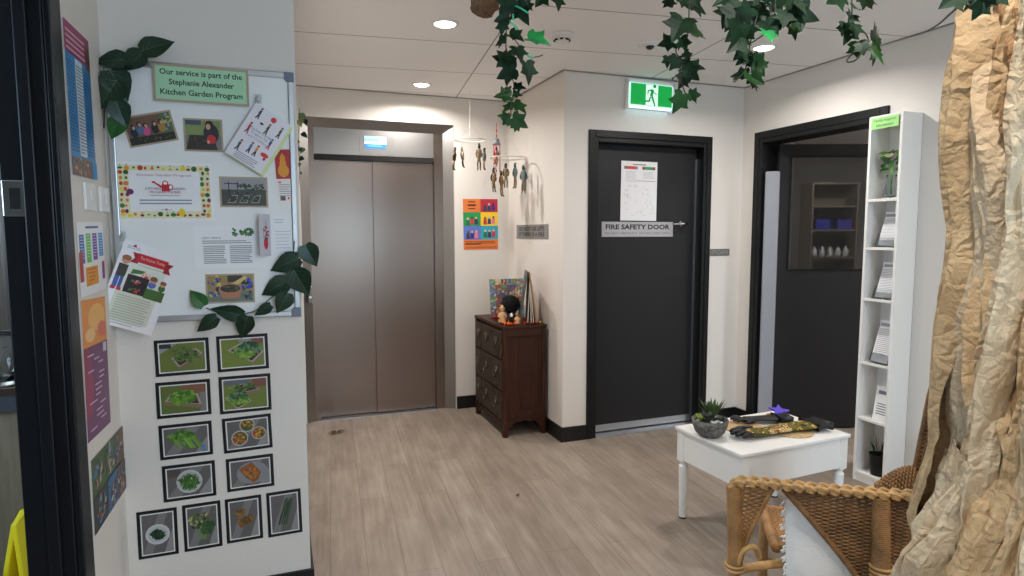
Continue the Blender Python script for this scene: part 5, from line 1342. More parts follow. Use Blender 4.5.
def glove(loc, rz, label, m_body, m_fing, k=1.0, flip=1, cuff=.20):
    t = thing('garden_glove', label, 'glove', loc, (0, 0, rz))
    vs = [(0, 0, .013), (-.05 * k, 0, .014), (-.085 * k, 0, .014), (.05 * k, 0, .015), (.11 * k, .006 * flip, .016), (cuff * k, .012 * flip, .017)]
    body = skin_obj('gauntlet', vs, [(5, 4), (4, 3), (3, 0), (0, 1), (1, 2)], [(.044 * k, .011), (.046 * k, .011), (.038 * k, .010), (.042 * k, .012), (.050 * k, .013), (.056 * k, .014)], m_body, t, root=0)
    for i in range(4):
        y = (-.032 + .0215 * i) * k; L = (.058, .072, .076, .062)[i] * k; a = (-.16 + .10 * i); sx, sy = -math.cos(a), math.sin(a)
        p0 = V((-.075 * k, y, .014)); pts = [p0, p0 + V((sx * L * .4, sy * L * .4, .006)), p0 + V((sx * L * .75, sy * L * .75, .004)), p0 + V((sx * L, sy * L, -.003))]
        skin_obj('finger', [tuple(q) for q in pts], [(0, 1), (1, 2), (2, 3)], [.0105 * k, .0105 * k, .0095 * k, .0075 * k], m_fing, t)
    pts = [(-.02 * k, .034 * k * flip, .013), (-.045 * k, .056 * k * flip, .015), (-.075 * k, .066 * k * flip, .013), (-.092 * k, .066 * k * flip, .010)]
    skin_obj('thumb', pts, [(0, 1), (1, 2), (2, 3)], [.013 * k, .012 * k, .010 * k, .008 * k], m_fing, t)
    c0 = cuff * k * .98
    skin_obj('cuff_band', [(c0 - .028, .012 * flip, .0165), (c0, .012 * flip, .0175), (c0 + .030, .013 * flip, .0165)], [(0, 1), (1, 2)], [(.056 * k, .0165), (.060 * k, .0175), (.056 * k, .0165)], 'rubber', t, root=1)
    return t


glove((2.10, 2.262, TTOP + .0088), math.radians(-3), 'camouflage gardening glove with black fingers, lying on the mats', 'camo', 'rubber', 1.12, 1, .285)
glove((2.20, 2.43, TTOP + .0088), math.radians(-14), 'black gardening glove partly under the camouflage one', 'rubber', 'rubber', .82, -1, .17)
# purple star on a rust disc
p = at_z(777, 416, TZ + .03)
b = MB(); b.lathe([(0, 0), (.042, 0), (.045, .004), (.04, .009), (0, .010)], 20)
tag(b.build('felt_disc', 'orange_felt', loc=(2.372, 2.478, TTOP), smooth=False), 'rust coloured felt disc under the purple star', 'felt disc')
pts = [(.056 * (1 if j % 2 == 0 else .42) * math.cos(PI / 5 * j + .3), .056 * (1 if j % 2 == 0 else .42) * math.sin(PI / 5 * j + .3)) for j in range(10)]
b = MB(); b.T = Matrix.Rotation(PI / 2, 4, 'X'); b.prism([(x, y) for x, y in pts], -.006, .006)
tag(b.build('felt_star', 'purple', loc=(2.385, 2.462, TTOP + .034), rot=(.35, -.12, .0), bevel=.003), 'purple felt star at the far edge of the white table', 'star')


# ------------------------------------------------------------------ wicker armchair
FA = V((-.837, .547, 0)).normalized()          # the way the chair faces
CO = V((1.648, 1.536, 0))
CH = thing('wicker_armchair', 'honey coloured wicker armchair with a braided rim before the paper tree', 'armchair', CO, (0, 0, math.atan2(FA.y, FA.x)))
SZT, AZT, BZT = .40, .632, .89
HW = .19


def bez(pts, n):
    pts = [V(p) for p in pts]; out = []
    m = len(pts)
    for i in range(m - 1):
        p0, p1, p2, p3 = pts[max(i - 1, 0)], pts[i], pts[i + 1], pts[min(i + 2, m - 1)]
        for k in range(n):
            t = k / n
            out.append(0.5 * ((2 * p1) + (p2 - p0) * t + (2 * p0 - 5 * p1 + 4 * p2 - p3) * t * t + (3 * p1 - p0 - 3 * p2 + p3) * t ** 3))
    out.append(pts[-1]); return out


def braid(b, path, W, H, r, lam, m=0):
    """three flat plaits of cane running along a path"""
    L = [0]
    for i in range(1, len(path)): L.append(L[-1] + (path[i] - path[i - 1]).length)
    n = int(L[-1] / (lam / 14))
    def at(s):
        for i in range(1, len(path)):
            if L[i] >= s or i == len(path) - 1:
                q = (s - L[i - 1]) / max(1e-6, L[i] - L[i - 1]); return path[i - 1].lerp(path[i], q), (path[i] - path[i - 1]).normalized()
    for k in range(3):
        for sub in (-1, 0, 1):
            pts = []
            for i in range(n + 1):
                s = L[-1] * i / n; p, d = at(s); side = d.cross(V((0, 0, 1))); side = side.normalized() if side.length > .05 else V((0, 1, 0)); up = side.cross(d)
                ph = 2 * PI * (s / lam + k / 3)
                pts.append(p + side * (W * math.sin(ph) + sub * r * 1.7 * math.cos(ph) ** 2) + up * (H * math.sin(2 * ph) + r * 1.4 * sub * math.sin(ph)))
            b.tube(pts, r, 6, m)


def weave(b, S, nu, nv, rw, rs, inside=None, m=0, ms=0, amp=1.0, double=False):
    """woven cane: nv weaver rows in and out of nu stakes over the surface S(u,v)"""
    def nrm(u, v):
        e = 1e-3; a = S(min(u + e, 1), v) - S(max(u - e, 0), v); c = S(u, min(v + e, 1)) - S(u, max(v - e, 0)); n = a.cross(c); return n.normalized() if n.length > 1e-12 else V((0, 0, 1))
    for j in range(nv):
        v = (j + .5) / nv; seg = []; K = nu * 4
        for i in range(K + 1):
            u = i / K
            ok = inside is None or inside(u, v)
            if ok: seg.append(S(u, v) + nrm(u, v) * (amp * (rw + rs * .5) * math.sin(PI * (u * nu) + (j % 2) * PI)))
            if (not ok or i == K):
                if len(seg) > 2: b.tube(seg, rw, 5, m, cap=False)
                seg = []
    for i in range(nu + 1):
        u = (i) / nu; seg = []
        for k in range(25):
            v = k / 24
            ok = inside is None or inside(u, v)
            if ok: seg.append(S(min(max(u, .002), .998), v))
            if not ok or k == 24:
                if len(seg) > 1: b.tube(seg, rs, 5, ms, cap=False)
                seg = []


def wrapped(b, pts, r, m=0, pitch=.006):
    """pole bound with cane: ribbed rings along the path"""
    path = bez(pts, 8); rr = []; fine = []
    tot = sum((path[i + 1] - path[i]).length for i in range(len(path) - 1)); n = int(tot / (pitch / 4)); acc = 0; i = 0
    for k in range(n + 1):
        s = tot * k / n
        while i < len(path) - 2 and acc + (path[i + 1] - path[i]).length < s: acc += (path[i + 1] - path[i]).length; i += 1
        q = (s - acc) / max(1e-6, (path[i + 1] - path[i]).length); fine.append(path[i].lerp(path[i + 1], q)); rr.append(r * (1 + .09 * math.cos(2 * PI * k / 4)))
    b.tube(fine, rr, 10, m)


# the arm rail runs from a curled front end back to the tall backrest
def arm_pt(x, z=AZT, dy=0): return V((x, HW + dy, z))


b = MB()
path = bez([arm_pt(.276, AZT - .045, -.004), arm_pt(.282, AZT - .018, -.002), arm_pt(.262, AZT + .002), arm_pt(.19, AZT + .004), arm_pt(.05, AZT), arm_pt(-.12, AZT), arm_pt(-.24, AZT + .002), arm_pt(-.36, AZT + .006)], 10)
braid(b, path, .0190, .0036, .0050, .10)
b.build('arm_rail', 'wicker_light', CH, smooth=True)
b = MB(); wrapped(b, [(.258, HW, .0), (.262, HW, .2), (.268, HW, .36)], .017); wrapped(b, [(.268, HW, .36), (.270, HW, SZT + .06), (.278, HW, AZT - .01)], .0225); b.build('leg', 'wicker', CH, smooth=True)
b = MB(); wrapped(b, [(-.165, HW - .03, 0), (-.16, HW - .012, .22), (-.145, HW + .006, SZT), (-.135, HW + .006, AZT - .01)], .0245); b.build('leg', 'wicker', CH, smooth=True)
for x, y in ((.12, -HW + .01), (-.30, -HW + .01)):
    b = MB(); wrapped(b, [(x, y, 0), (x, y, .2), (x, y, SZT - .03)], .0165); b.build('leg', 'wicker', CH, smooth=True)


def SF(u, v):
    w = .088 * (v ** 1.3) + .018
    return V((.268 - w * u, HW + .006 - .012 * u, SZT - .02 + (AZT - .01 - SZT + .02) * v))


b = MB(); weave(b, SF, 5, 34, .0036, .0030, amp=.6); b.tube(bez([SF(1, v / 8) for v in range(9)], 3), .008, 8); b.build('front_panel', 'wicker', CH, smooth=True)


def edge_x(v): return -.100 + .232 * max(0, (v - .22) / .78) ** 1.1
def SS(u, v):
    x = -.36 + .48 * u; z = SZT - .14 + (AZT - .010 - SZT + .14) * v
    return V((x, HW - .010 * math.sin(PI * v), z))


b = MB(); weave(b, SS, 24, 62, .0038, .0034, lambda u, v: -.36 + .48 * u < edge_x(v), amp=.7)
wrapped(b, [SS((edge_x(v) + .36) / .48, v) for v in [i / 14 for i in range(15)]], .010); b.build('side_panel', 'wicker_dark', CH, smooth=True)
b = MB(); b.tube(bez([(.262, HW + .012, SZT - .03), (.252, HW + .014, SZT + .010), (.228, HW + .006, SZT + .028), (.205, HW - .01, SZT + .018), (.192, HW - .03, SZT - .02)], 8), .009, 8); b.build('cane_brace', 'wicker_light', CH, smooth=True)
for x, y, z, rr in ((.268, HW, SZT - .035, .027), (.268, HW, SZT - .048, .027), (-.150, HW + .002, SZT - .02, .031), (-.149, HW + .002, SZT - .005, .031), (-.148, HW + .002, SZT + .010, .031)):
    b = MB(); b.torus((x, y, z), rr, .0052, 18, 6); b.build('cane_binding', 'wicker_light', CH, smooth=True)
b = MB(); b.tube(bez([(.262, HW, SZT - .055), (.16, HW - .075, SZT - .065), (.05, HW - .11, SZT - .07), (-.155, HW - .11, SZT - .075)], 6), .0135, 8); b.build('stretcher', 'wicker_light', CH, smooth=True)
b = MB(); b.tube([(.12, -HW + .01, .2), (-.30, -HW + .01, .2)], .0115, 8); b.build('stretcher', 'wicker_light', CH, smooth=True)
# seat
def SSEAT(u, v): return V((-.33 + .455 * v, -HW + (2 * HW - .085) * u, SZT - .012 * math.sin(PI * u)))
b = MB(); weave(b, SSEAT, 20, 56, .0040, .0034, amp=.6); b.build('seat', 'wicker', CH, smooth=True)
b = MB(); wrapped(b, [(.125, -HW - .005, SZT - .006), (.130, -.04, SZT - .010), (.13, HW - .085, SZT - .010)], .0165, pitch=.014); wrapped(b, [(.125, -HW, SZT - .006), (-.33, -HW, SZT - .006)], .0120, pitch=.012); b.build('seat_roll', 'wicker', CH, smooth=True)
# tall backrest
def SB(u, v):
    y = -(HW + .012) + 2 * (HW + .012) * u
    top = BZT + .05 * math.sin(PI * u); z = SZT - .06 + (top - SZT + .06) * v
    return V((-.345 - .07 * v - .05 * math.sin(PI * u), y, z))
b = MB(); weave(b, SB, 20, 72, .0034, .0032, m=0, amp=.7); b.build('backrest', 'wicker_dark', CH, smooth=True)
b = MB(); rim = bez([SB(0.001, .02), SB(.001, .35), SB(.001, .7), SB(.001, .93), SB(.04, 1), SB(.25, 1), SB(.5, 1), SB(.75, 1), SB(.96, 1), SB(.999, .93), SB(.999, .7), SB(.999, .42)], 8)
wrapped(b, rim, .012, pitch=.009); b.build('back_rim', 'wicker_dark', CH, smooth=True)
# woven shoulder at the far foot of the backrest
def SW(u, v): return V((-.37 + .115 * u, -HW - .01 - .02 * u + .10 * v, SZT + .135 + .052 * math.sin(PI * .5 * (1 - u)) - .075 * v * v - .03 * u * u))
b = MB(); weave(b, lambda u, v: SW(v, u), 9, 24, .0040, .0034); weave(b, lambda u, v: SW(u, v) - V((0, .0, 0)) if False else V((-.37 + .115 * u, -HW - .01 - .02 * u, SZT + .0 + v * (.135 + .052 * math.sin(PI * .5 * (1 - u)) - .03 * u * u))), 14, 24, .0036, .0032); b.build('shoulder', 'wicker', CH, smooth=True)

# fringed cushion standing on the seat
cu = thing('cushion', 'white cotton cushion with a frayed fringe on the wicker armchair', 'cushion', (0, 0, 0))
cy = Matrix.Translation(CO) @ Matrix.Rotation(math.atan2(FA.y, FA.x), 4, 'Z')
CW, CHH = .27, .30
cm = cy @ Matrix.Translation((-.030, HW - .052, .272)) @ Matrix.Rotation(.03, 4, 'X') @ Matrix.Rotation(.05, 4, 'Y')
b = MB()
def pil(side):
    def f(u, v):
        a, c = 2 * u - 1, 2 * v - 1
        th = .036 * (max(0, (1 - a * a) * (1 - c * c))) ** .42
        pin = 1 - .05 * (a * a * (1 - c * c) + c * c * (1 - a * a)) * 0 - .04 * ((1 - a * a) + (1 - c * c)) * .5
        n = .005 * noise.noise(V((a * 3, c * 3, side)))
        return (a * CW / 2 * pin, side * th + n, CHH / 2 + c * CHH / 2 * pin)
    return f
b.grid(pil(-1), 24, 24); b.grid(pil(1), 24, 24)
cb = b.build('cushion_cover', 'cotton', cu, smooth=True)
b = MB(); r = random.Random(8)
for i in range(150):
    e = i % 4; q = r.uniform(-1, 1)
    p0 = V({0: (-CW / 2 * .97, 0, CHH / 2 + q * CHH / 2 * .95), 1: (CW / 2 * .97, 0, CHH / 2 + q * CHH / 2 * .95), 2: (q * CW / 2 * .95, 0, CHH * .97), 3: (-CW / 2 * .97, 0, CHH / 2 + q * CHH / 2 * .95)}[e]); d = V({0: (-1, 0, 0), 1: (1, 0, 0), 2: (0, 0, 1), 3: (-1, 0, 0)}[e])
    d = (d + V((r.uniform(-.4, .4), r.uniform(-.5, .5), r.uniform(-.9, .2)))).normalized(); L = r.uniform(.010, .020)
    b.tube([p0, p0 + d * L * .6, p0 + d * L + V((0, r.uniform(-.004, .004), -.003))], [.0028, .0032, .002], 5)
b.build('fringe', 'cotton', cu, smooth=True)
cu.matrix_world = cm

# ------------------------------------------------------------------ tree of crumpled packing paper
TC = V((1.500, .767, 0)); TRAD = .217
tree = thing('paper_tree', 'tree trunk of twisted crumpled brown packing paper at the right', 'paper tree', TC)
TN = noise.noise
tcam = math.atan2(-TC.y, -TC.x)      # the side that faces the viewer


def trunk_r(z):
    return TRAD * (1.0 + .30 * min(1, max(0, (.92 - z) / .2)) ** 1.3 - .07 * math.exp(-((z - 1.37) / .12) ** 2) + .075 * min(1, max(0, (z - 1.42) / .2)))


def crumple(p, s=1.0):
    d, _ = noise.voronoi(V(p) * 9 * s); e, _ = noise.voronoi(V(p) * 23 * s + V((7, 3, 1)))
    f, _ = noise.voronoi(V(p) * 46 * s + V((2, 8, 5)))
    return (d[1] - d[0]) * .032 / s + (e[1] - e[0]) * .019 / s + (f[1] - f[0]) * .007 / s + .014 * TN(V(p) * 4)


def core(u, v):
    a = 2 * PI * u; z = 2.44 * v
    q = trunk_r(z) * .80 + .6 * crumple((math.cos(a) * .5, math.sin(a) * .5, z)) - .02
    return (q * math.cos(a), q * math.sin(a), z)


b = MB(); b.grid(core, 130, 220, wrap=True); b.build('trunk_core', 'kraft_dark', tree, smooth=False)


def strip(a0, tw, z0, z1, w, off, seed, m, nz=210, nw=18, wob=.25, flare=0):
    """one length of twisted paper: a half-rolled ribbon with long creases, winding up the trunk"""
    r = random.Random(seed); ph = [r.uniform(0, 6.28) for _ in range(6)]; sl = r.choice([-1, 1]) * r.uniform(.10, .22); hump = r.uniform(.034, .056)
    def f(u, v):
        z = z0 + (z1 - z0) * v; c = 2 * u - 1
        a = a0 + tw * v + wob * math.sin(3.4 * z + ph[0]) * .5 + .06 * math.sin(7 * z + ph[1])
        ww = w * (1 + .28 * math.sin(3.1 * z + ph[2]) + .14 * math.sin(8 * z + ph[3])) * (1 + flare * max(0, (.8 - z)) * 1.2)
        R = trunk_r(z) + off + .012 * math.sin(4.3 * z + ph[4]) + flare * max(0, (.75 - z)) * .10
        bulge = hump * max(0, 1 - c * c) ** .75 + .010 * math.sin(c * 5 + 5 * z + ph[5]) + .006 * math.sin(c * 12 + 9 * z + ph[2])
        twist = .45 * math.sin(2.9 * z + ph[3]) * c * ww * .5
        d, _ = noise.voronoi((c * .95 + z * sl * 5, seed * 1.7, z * 2.1)); e, _ = noise.voronoi((c * 2.1 - z * sl * 9, seed * 2.3, z * 6.5)); g, _ = noise.voronoi((c * 4 + z * 2, seed * 3.1, z * 17))
        k = (d[1] - d[0]) * .030 + (e[1] - e[0]) * .013 + (g[1] - g[0]) * .0045
        R2 = R + bulge + twist + k - .098
        lim = trunk_r(z) + .022
        if R2 > lim: R2 = lim + .3 * (R2 - lim)
        aa = a + c * ww / max(R, .05) / 2 + .05 * TN(V((c * 2, z * 9, seed)))
        return (R2 * math.cos(aa), R2 * math.sin(aa), z)
    b = MB(); b.grid(f, nw, nz)
    o = b.build('paper_strip', m, tree, smooth=False); sd = o.modifiers.new('solidify', 'SOLIDIFY'); sd.thickness = .0012
    return o


# strips all the way round, twisting up the trunk
r = random.Random(30); ms = ['kraft', 'kraft_pale', 'kraft', 'kraft', 'kraft_pale']
k = 14
for i in range(k):
    strip(tcam + 2 * PI * i / k + r.uniform(-.12, .12), r.uniform(-.6, .6), .006, 2.435, r.uniform(.11, .15), .010 + .010 * (i % 2), 50 + i, ms[i % 5], wob=r.uniform(.2, .5), flare=.4 if i % 2 else .15)
for i in range(15):
    tw = r.choice([-1.5, -1.1, 1.2, 1.6, .9]); strip(tcam + r.uniform(-2.2, 2.2) - tw * .5, tw, .006 + .25 * (i % 3), 2.435 - .2 * (i % 4), r.uniform(.055, .095), .034 + .010 * (i % 3), 90 + i, ms[(i + 1) % 5], nz=200, wob=r.uniform(.2, .6), flare=.3)
# pale sheet flaring out low down towards the chair
side = V((-math.sin(tcam), math.cos(tcam), 0))
if side.dot(RT) > 0: side = -side
toward = V((math.cos(tcam), math.sin(tcam), 0))
b = MB()
def flap(u, v):
    z = .02 + .93 * v; s_ = .20 + .10 * (1 - v) ** .8 - .10 * u * (1 - .3 * v)
    p = side * s_ + toward * (.03 + .12 * u + .05 * math.sin(5 * v + 3 * u))
    return tuple(p + side * (.5 * crumple((u * .5, v * .9, 3))) + V((0, 0, z)))
b.grid(flap, 18, 70); o = b.build('paper_strip', 'kraft_pale', tree, smooth=False); o.modifiers.new('solidify', 'SOLIDIFY').thickness = .0012
# a torn corner sticking out at the side
b = MB()
def corner(u, v):
    z = 1.50 + .17 * v; s_ = .205 + (.05 * (1 - abs(2 * v - 1.2)) * u)
    return tuple(side * s_ + toward * (.05 - .04 * u + .02 * math.sin(6 * v)) + side * (.5 * crumple((u * .3, v * .3, 9))) + V((0, 0, z)))
b.grid(corner, 10, 22); o = b.build('paper_strip', 'kraft', tree, smooth=False); o.modifiers.new('solidify', 'SOLIDIFY').thickness = .0012
# overhead branch the ivy hangs from
tip = at_d(480, 14, 1.80); tip0 = at_d(488, -6, 1.80)
bp = bez([TC + V((-.03, .03, 2.06)), (1.38, .92, 2.20), (1.18, 1.12, 2.285), (.90, 1.38, 2.29), (.70, 1.60, 2.22), tip0 + V((.035, 0, .05)), tip0, tip], 14)
b = MB(); n = len(bp); rs = []
for i in range(n): rs.append(.070 - .042 * i / n + .008 * TN(bp[i] * 14))
rs[-1] = .010; rs[-3] = .026
nn = 20; b.tube([p - TC for p in bp], rs, nn)
for i, q in enumerate(b.v):
    kk = crumple(V(q) * 1.5, 1.3) * .8
    c = bp[i // nn] - TC if i // nn < n else bp[-1] - TC
    d = V(q) - c
    if d.length > 1e-6: q2 = V(q) + d.normalized() * kk * min(1, d.length / .03); b.v[i] = tuple(q2)
b.build('branch', 'bark', tree, smooth=False)

# ------------------------------------------------------------------ ivy
IVY_R = [(0, 0), (.10, -.10), (.30, -.12), (.47, .02), (.34, .17), (.44, .40), (.56, .50), (.38, .56), (.22, .58), (.12, .80), (0, 1.0)]


def ivy_leaf(b, base, d, n, L, m=0, fold=.22, bend=.2, wk=1.0):
    d = V(d).normalized(); n = V(n); n = n - d * n.dot(d); n = n.normalized() if n.length > 1e-4 else d.orthogonal().normalized()
    s = d.cross(n); base = V(base)
    def P(x, y): return base + d * (L * (y * .9 + .1)) + s * (L * x * wk) + n * (L * (abs(x) * fold - bend * y * y * .6 - .25 * abs(x) * x * x))
    mid = [P(0, y) for y in (0, .17, .4, .58, .8, 1.0)]
    for sg in (-1, 1):
        o = [P(sg * x, y) for x, y in IVY_R]
        vs = mid + o; k = 6
        fs = [(0, k + 1, k + 2, 1), (1, k + 2, k + 3), (1, k + 3, k + 4), (1, k + 4, k + 5, 2), (2, k + 5, k + 6, k + 7), (2, k + 7, k + 8, 3), (3, k + 8, k + 9, 4), (4, k + 9, 5)]
        b.add(vs, fs if sg > 0 else [f[::-1] for f in fs], m)


def strand(label, depth, stems, leaves, seed, teal=(), parent_top=None, extra=None):
    """ivy strand hanging at a distance; leaves = (base u,v, tip u,v, material)"""
    r = random.Random(seed)
    top = at_d(*stems[0][0], depth)
    t = thing('ivy_strand', label, 'ivy', top, group='artificial ivy strands hanging from the paper branch')
    b = MB()
    for st in stems: b.tube([q - top for q in bez([at_d(u, v, depth + .02 * math.sin(v * .09 + seed)) for u, v in st], 6)], .0016, 5)
    for st in stems:
        if st[0][1] < -20:
            p0 = at_d(*st[0], depth); q = min(bp, key=lambda w: (w - p0).length)
            b.tube([w - top for w in bez([p0, p0.lerp(q, .5) + V((.012, .008, 0)), q + V((0, 0, -.012)), q], 6)], .0018, 5)
    b.build('stem', 'stem', t, smooth=True)
    if teal:
        b = MB()
        for st in teal: b.tube([q - top for q in bez([at_d(u, v, depth - .01) for u, v in st], 6)], .0026, 5)
        b.build('pale_stem', 'stem_lit', t, smooth=True)['label'] = 'stem coloured as if lit teal'
    b = MB()
    for (u0, v0, u1, v1, m) in leaves:
        dd = depth + r.uniform(-.045, .045); p0 = at_d(u0, v0, dd); p1 = at_d(u1, v1, dd + r.uniform(-.03, .03)); L = (p1 - p0).length
        n = -FW + RT * r.uniform(-.7, .7) + UP * r.uniform(-.3, .9)
        ivy_leaf(b, p0 - top, p1 - p0, n, L * 1.06, m, r.uniform(.1, .45), r.uniform(.05, .35), r.uniform(.85, 1.1))
    b.build('leaves', ['ivy', 'ivy_mid', 'ivy_bright'], t)
    return t


strand('ivy strand hanging longest, before the gap between lift and return wall', 1.72,
       [[(512, -34), (511, 0), (507, 22), (506, 50), (509, 70), (514, 85), (511, 104), (511, 116)], [(515, 40), (528, 56), (536, 57), (543, 55)], [(512, -30), (540, -8), (556, 2)]],
       [(512, -4, 500, 14, 0), (516, 0, 527, 22, 0), (518, -6, 532, 10, 0), (511, 16, 494, 21, 0), (504, 20, 501, 35, 0), (507, 38, 494, 44, 0), (508, 34, 524, 40, 0), (526, 38, 550, 43, 2), (516, 46, 522, 60, 0), (512, 66, 493, 55, 0), (511, 66, 498, 51, 0), (525, 60, 531, 83, 0), (518, 68, 496, 77, 0),
        (511, 90, 499, 93, 0), (513, 87, 526, 88, 0), (513, 94, 522, 95, 0), (512, 97, 495, 95, 1), (513, 101, 526, 113, 1), (514, 104, 503, 112, 1), (511, 119, 498, 115, 1), (511, 117, 527, 127, 1), (514, 118, 519, 131, 1), (508, 118, 502, 125, 1), (545, -6, 536, 6, 0), (556, -6, 560, 9, 0), (508, -16, 496, -4, 0), (520, -20, 534, -8, 0)], 1,
       teal=[[(513, -30), (513, 0), (513, 20)], [(513, 5), (520, 8), (528, 13)], [(509, 21), (515, 26), (520, 33)], [(521, 45), (527, 55), (534, 58)]])
strand('ivy strand hanging partly over the exit sign', 1.58,
       [[(690, -40), (689, 10), (688, 33), (679, 44), (676, 52), (682, 62), (680, 76), (684, 90), (687, 96)], [(681, 27), (674, 38)], [(676, 76), (672, 79), (677, 82)]],
       [(668, -2, 672, 9, 0), (678, -4, 690, 8, 0), (686, 2, 707, 13, 0), (692, -4, 700, 8, 0), (684, 17, 674, 37, 0), (689, 33, 705, 33, 1), (690, 30, 694, 24, 0), (675, 42, 658, 45, 0), (680, 36, 687, 52, 1), (682, 40, 677, 50, 1), (683, 52, 691, 63, 0), (678, 56, 671, 70, 0), (674, 60, 686, 70, 0), (682, 66, 705, 68, 0), (684, 68, 700, 80, 0), (683, 74, 681, 87, 0), (684, 92, 673, 113, 1), (688, 95, 701, 95, 1), (690, 98, 698, 103, 0), (668, 55, 667, 68, 0)], 2)
strand('thickest ivy strand, covering the half hidden downlight', 1.42,
       [[(764, -46), (760, 0), (755, 24), (750, 44), (748, 58), (744, 72), (734, 82)], [(776, -30), (775, 10), (770, 28), (756, 40), (748, 44)], [(790, -36), (797, 0), (786, 20), (780, 30)]],
       [(730, -4, 713, 6, 0), (738, 2, 722, 24, 0), (744, 4, 727, 27, 0), (752, 6, 735, 24, 0), (748, 12, 733, 32, 0), (756, 18, 740, 30, 1), (762, 14, 748, 34, 0), (760, 4, 742, 12, 0), (768, 8, 752, 20, 0), (772, 2, 782, 14, 0), (764, 20, 778, 34, 0), (752, 26, 742, 44, 0), (744, 24, 728, 40, 0), (742, 36, 731, 50, 0), (748, 48, 734, 59, 0), (750, 52, 738, 64, 0), (746, 56, 757, 64, 0), (740, 40, 733, 44, 1), (766, 30, 772, 40, 2),
        (784, 12, 819, 19, 0), (786, 8, 806, 4, 0), (786, 10, 784, 26, 0), (790, 24, 797, 39, 1), (782, 16, 776, 30, 0), (792, 2, 808, 14, 0), (752, 60, 769, 66, 1), (754, 62, 764, 74, 0), (748, 76, 730, 75, 0), (750, 76, 764, 84, 1), (744, 78, 760, 88, 1), (776, -8, 764, 4, 0), (748, -10, 734, 0, 0), (756, -8, 770, 2, 0), (778, -2, 790, 8, 1)], 3)
strand('ivy strand nearest the paper trunk, with a looping tendril', 1.33,
       [[(852, -40), (852, 2), (853, 22), (862, 30), (868, 38), (867, 50)], [(856, 50), (847, 60), (850, 62), (858, 58), (869, 40)]],
       [(842, -6, 829, 2, 0), (858, -8, 873, 8, 0), (866, -4, 873, 5, 0), (850, -6, 846, 4, 0), (852, 14, 850, 22, 0), (854, 9, 860, 8, 0), (846, 22, 842, 36, 0), (852, 26, 846, 42, 0), (854, 24, 858, 36, 0), (858, 40, 858, 59, 1), (861, 42, 864, 54, 0), (871, 43, 882, 26, 0), (874, 40, 874, 66, 1), (870, 46, 884, 64, 1)], 4)
strand('dark ivy leaves at the top of the paper trunk', .96, [[(992, -24), (984, -8), (974, 2), (968, 8)], [(972, 0), (956, 2), (944, 5)]],
       [(970, -6, 952, 4, 0), (980, -4, 963, 10, 0), (986, 0, 973, 18, 0), (992, -6, 986, 8, 0), (960, -4, 944, 4, 0), (1000, -8, 994, 4, 0)], 5)
# dark cord from the ivy to the wall
b = MB(); b.tube(bez([at_d(960, 5, 1.1), at_d(950, 14, 1.3), at_d(936, 26, 1.7), at_d(922, 33, 2.3), at_x(911, 36, XR - .004)], 8), .0022, 6)
tag(b.build('cord', 'cord', smooth=True), 'thin dark cord running from the trunk top to the wall under the ceiling', 'cord')


# ------------------------------------------------------------------ broad leaf vines on the whiteboard
def vine(label, stem, leaves, y=YS - .012, sk='pothos', r0=.0018, seed=1, heart=True, depth_fn=None):
    r = random.Random(seed); top = at_y(*stem[0], y)
    t = thing('leaf_vine', label, 'vine', top)
    b = MB(); b.tube([q - top for q in bez([at_y(u, v, y + .004) for u, v in stem], 6)], r0, 6); b.build('stem', 'stem', t, smooth=True)
    b = MB()
    for i, (u0, v0, u1, v1, k, m) in enumerate(leaves):
        yy = y - .006 - .007 * (i % 3); p0, p1 = at_y(u0, v0, yy), at_y(u1, v1, yy); L = (p1 - p0).length
        flat_leaf(b, p0 - top, p1 - p0, V((r.uniform(-.35, .35), -1, r.uniform(-.1, .5))), L, L * k, m, .18, heart, .12, vein=2)
    b.build('leaves', ['pothos', 'pothos_bright', 'vein'], t)
    return t


vine('dark leafy vine climbing the upper left corner of the whiteboard', [(104, 128), (105, 100), (108, 80), (118, 66), (130, 58), (142, 50)],
     [(127, 60, 92.5, 60, .78, 0), (143, 53, 122, 70, .85, 0), (142, 51, 174, 40, .74, 0), (110, 70, 128, 101, .92, 0), (117, 80, 97.5, 109, .9, 0), (116, 101, 127, 128, .8, 0), (121, 118, 110, 139, .82, 1)], seed=2)
vine('dark leafy vine trailing along the lower right corner of the whiteboard', [(294.5, 241), (293, 256), (286, 276), (277, 292), (265, 303), (252, 312), (228, 315), (206, 308)],
     [(299, 258, 270, 271, .72, 0), (305, 245, 317, 267, .86, 0), (294, 270, 309, 296, .88, 0), (288, 281, 261, 295, .74, 0), (288, 293, 277, 314, .80, 0), (271, 305, 254, 316, .62, 0), (243, 315, 210, 309, .56, 0), (248, 316, 240, 339, .84, 0), (217, 317, 196, 332, .66, 0), (204, 306, 190, 290, .8, 1)], seed=4)
# small leaved trail beyond the wall edge
t0 = V((.118, 2.56, 0)); dd = t0.dot(FW)
top = at_y(299, 108, 2.56)
t = thing('leaf_vine', 'small pale leaved trail hanging at the wall edge beside the lift', 'vine', top)
b = MB(); b.tube([at_y(299 + .6 * math.sin(i), 108 + i * 8, 2.56) - top for i in range(11)], .0012, 5); b.build('stem', 'stem', t, smooth=True)
b = MB(); r = random.Random(5)
for u, v, sz in ((301, 113, 11), (304, 119, 9), (299, 120, 9), (302, 133, 8), (299, 141, 7), (304, 148, 8), (300, 147, 7), (303, 157, 7), (300, 163, 5), (300, 172, 4)):
    p = at_y(u, v, 2.56); q = at_y(u + r.uniform(-5, 5), v + r.uniform(2, 5), 2.55); flat_leaf(b, p - top, q - p, (r.uniform(-.4, .4), -1, .4), sz * .0036, sz * .0026, r.choice([0, 1, 2]), .2, True)
b.build('leaves', ['ivy', mat('olive_leaf', (120, 122, 60), .5), mat('dusty_leaf', (84, 100, 66), .5)], t)


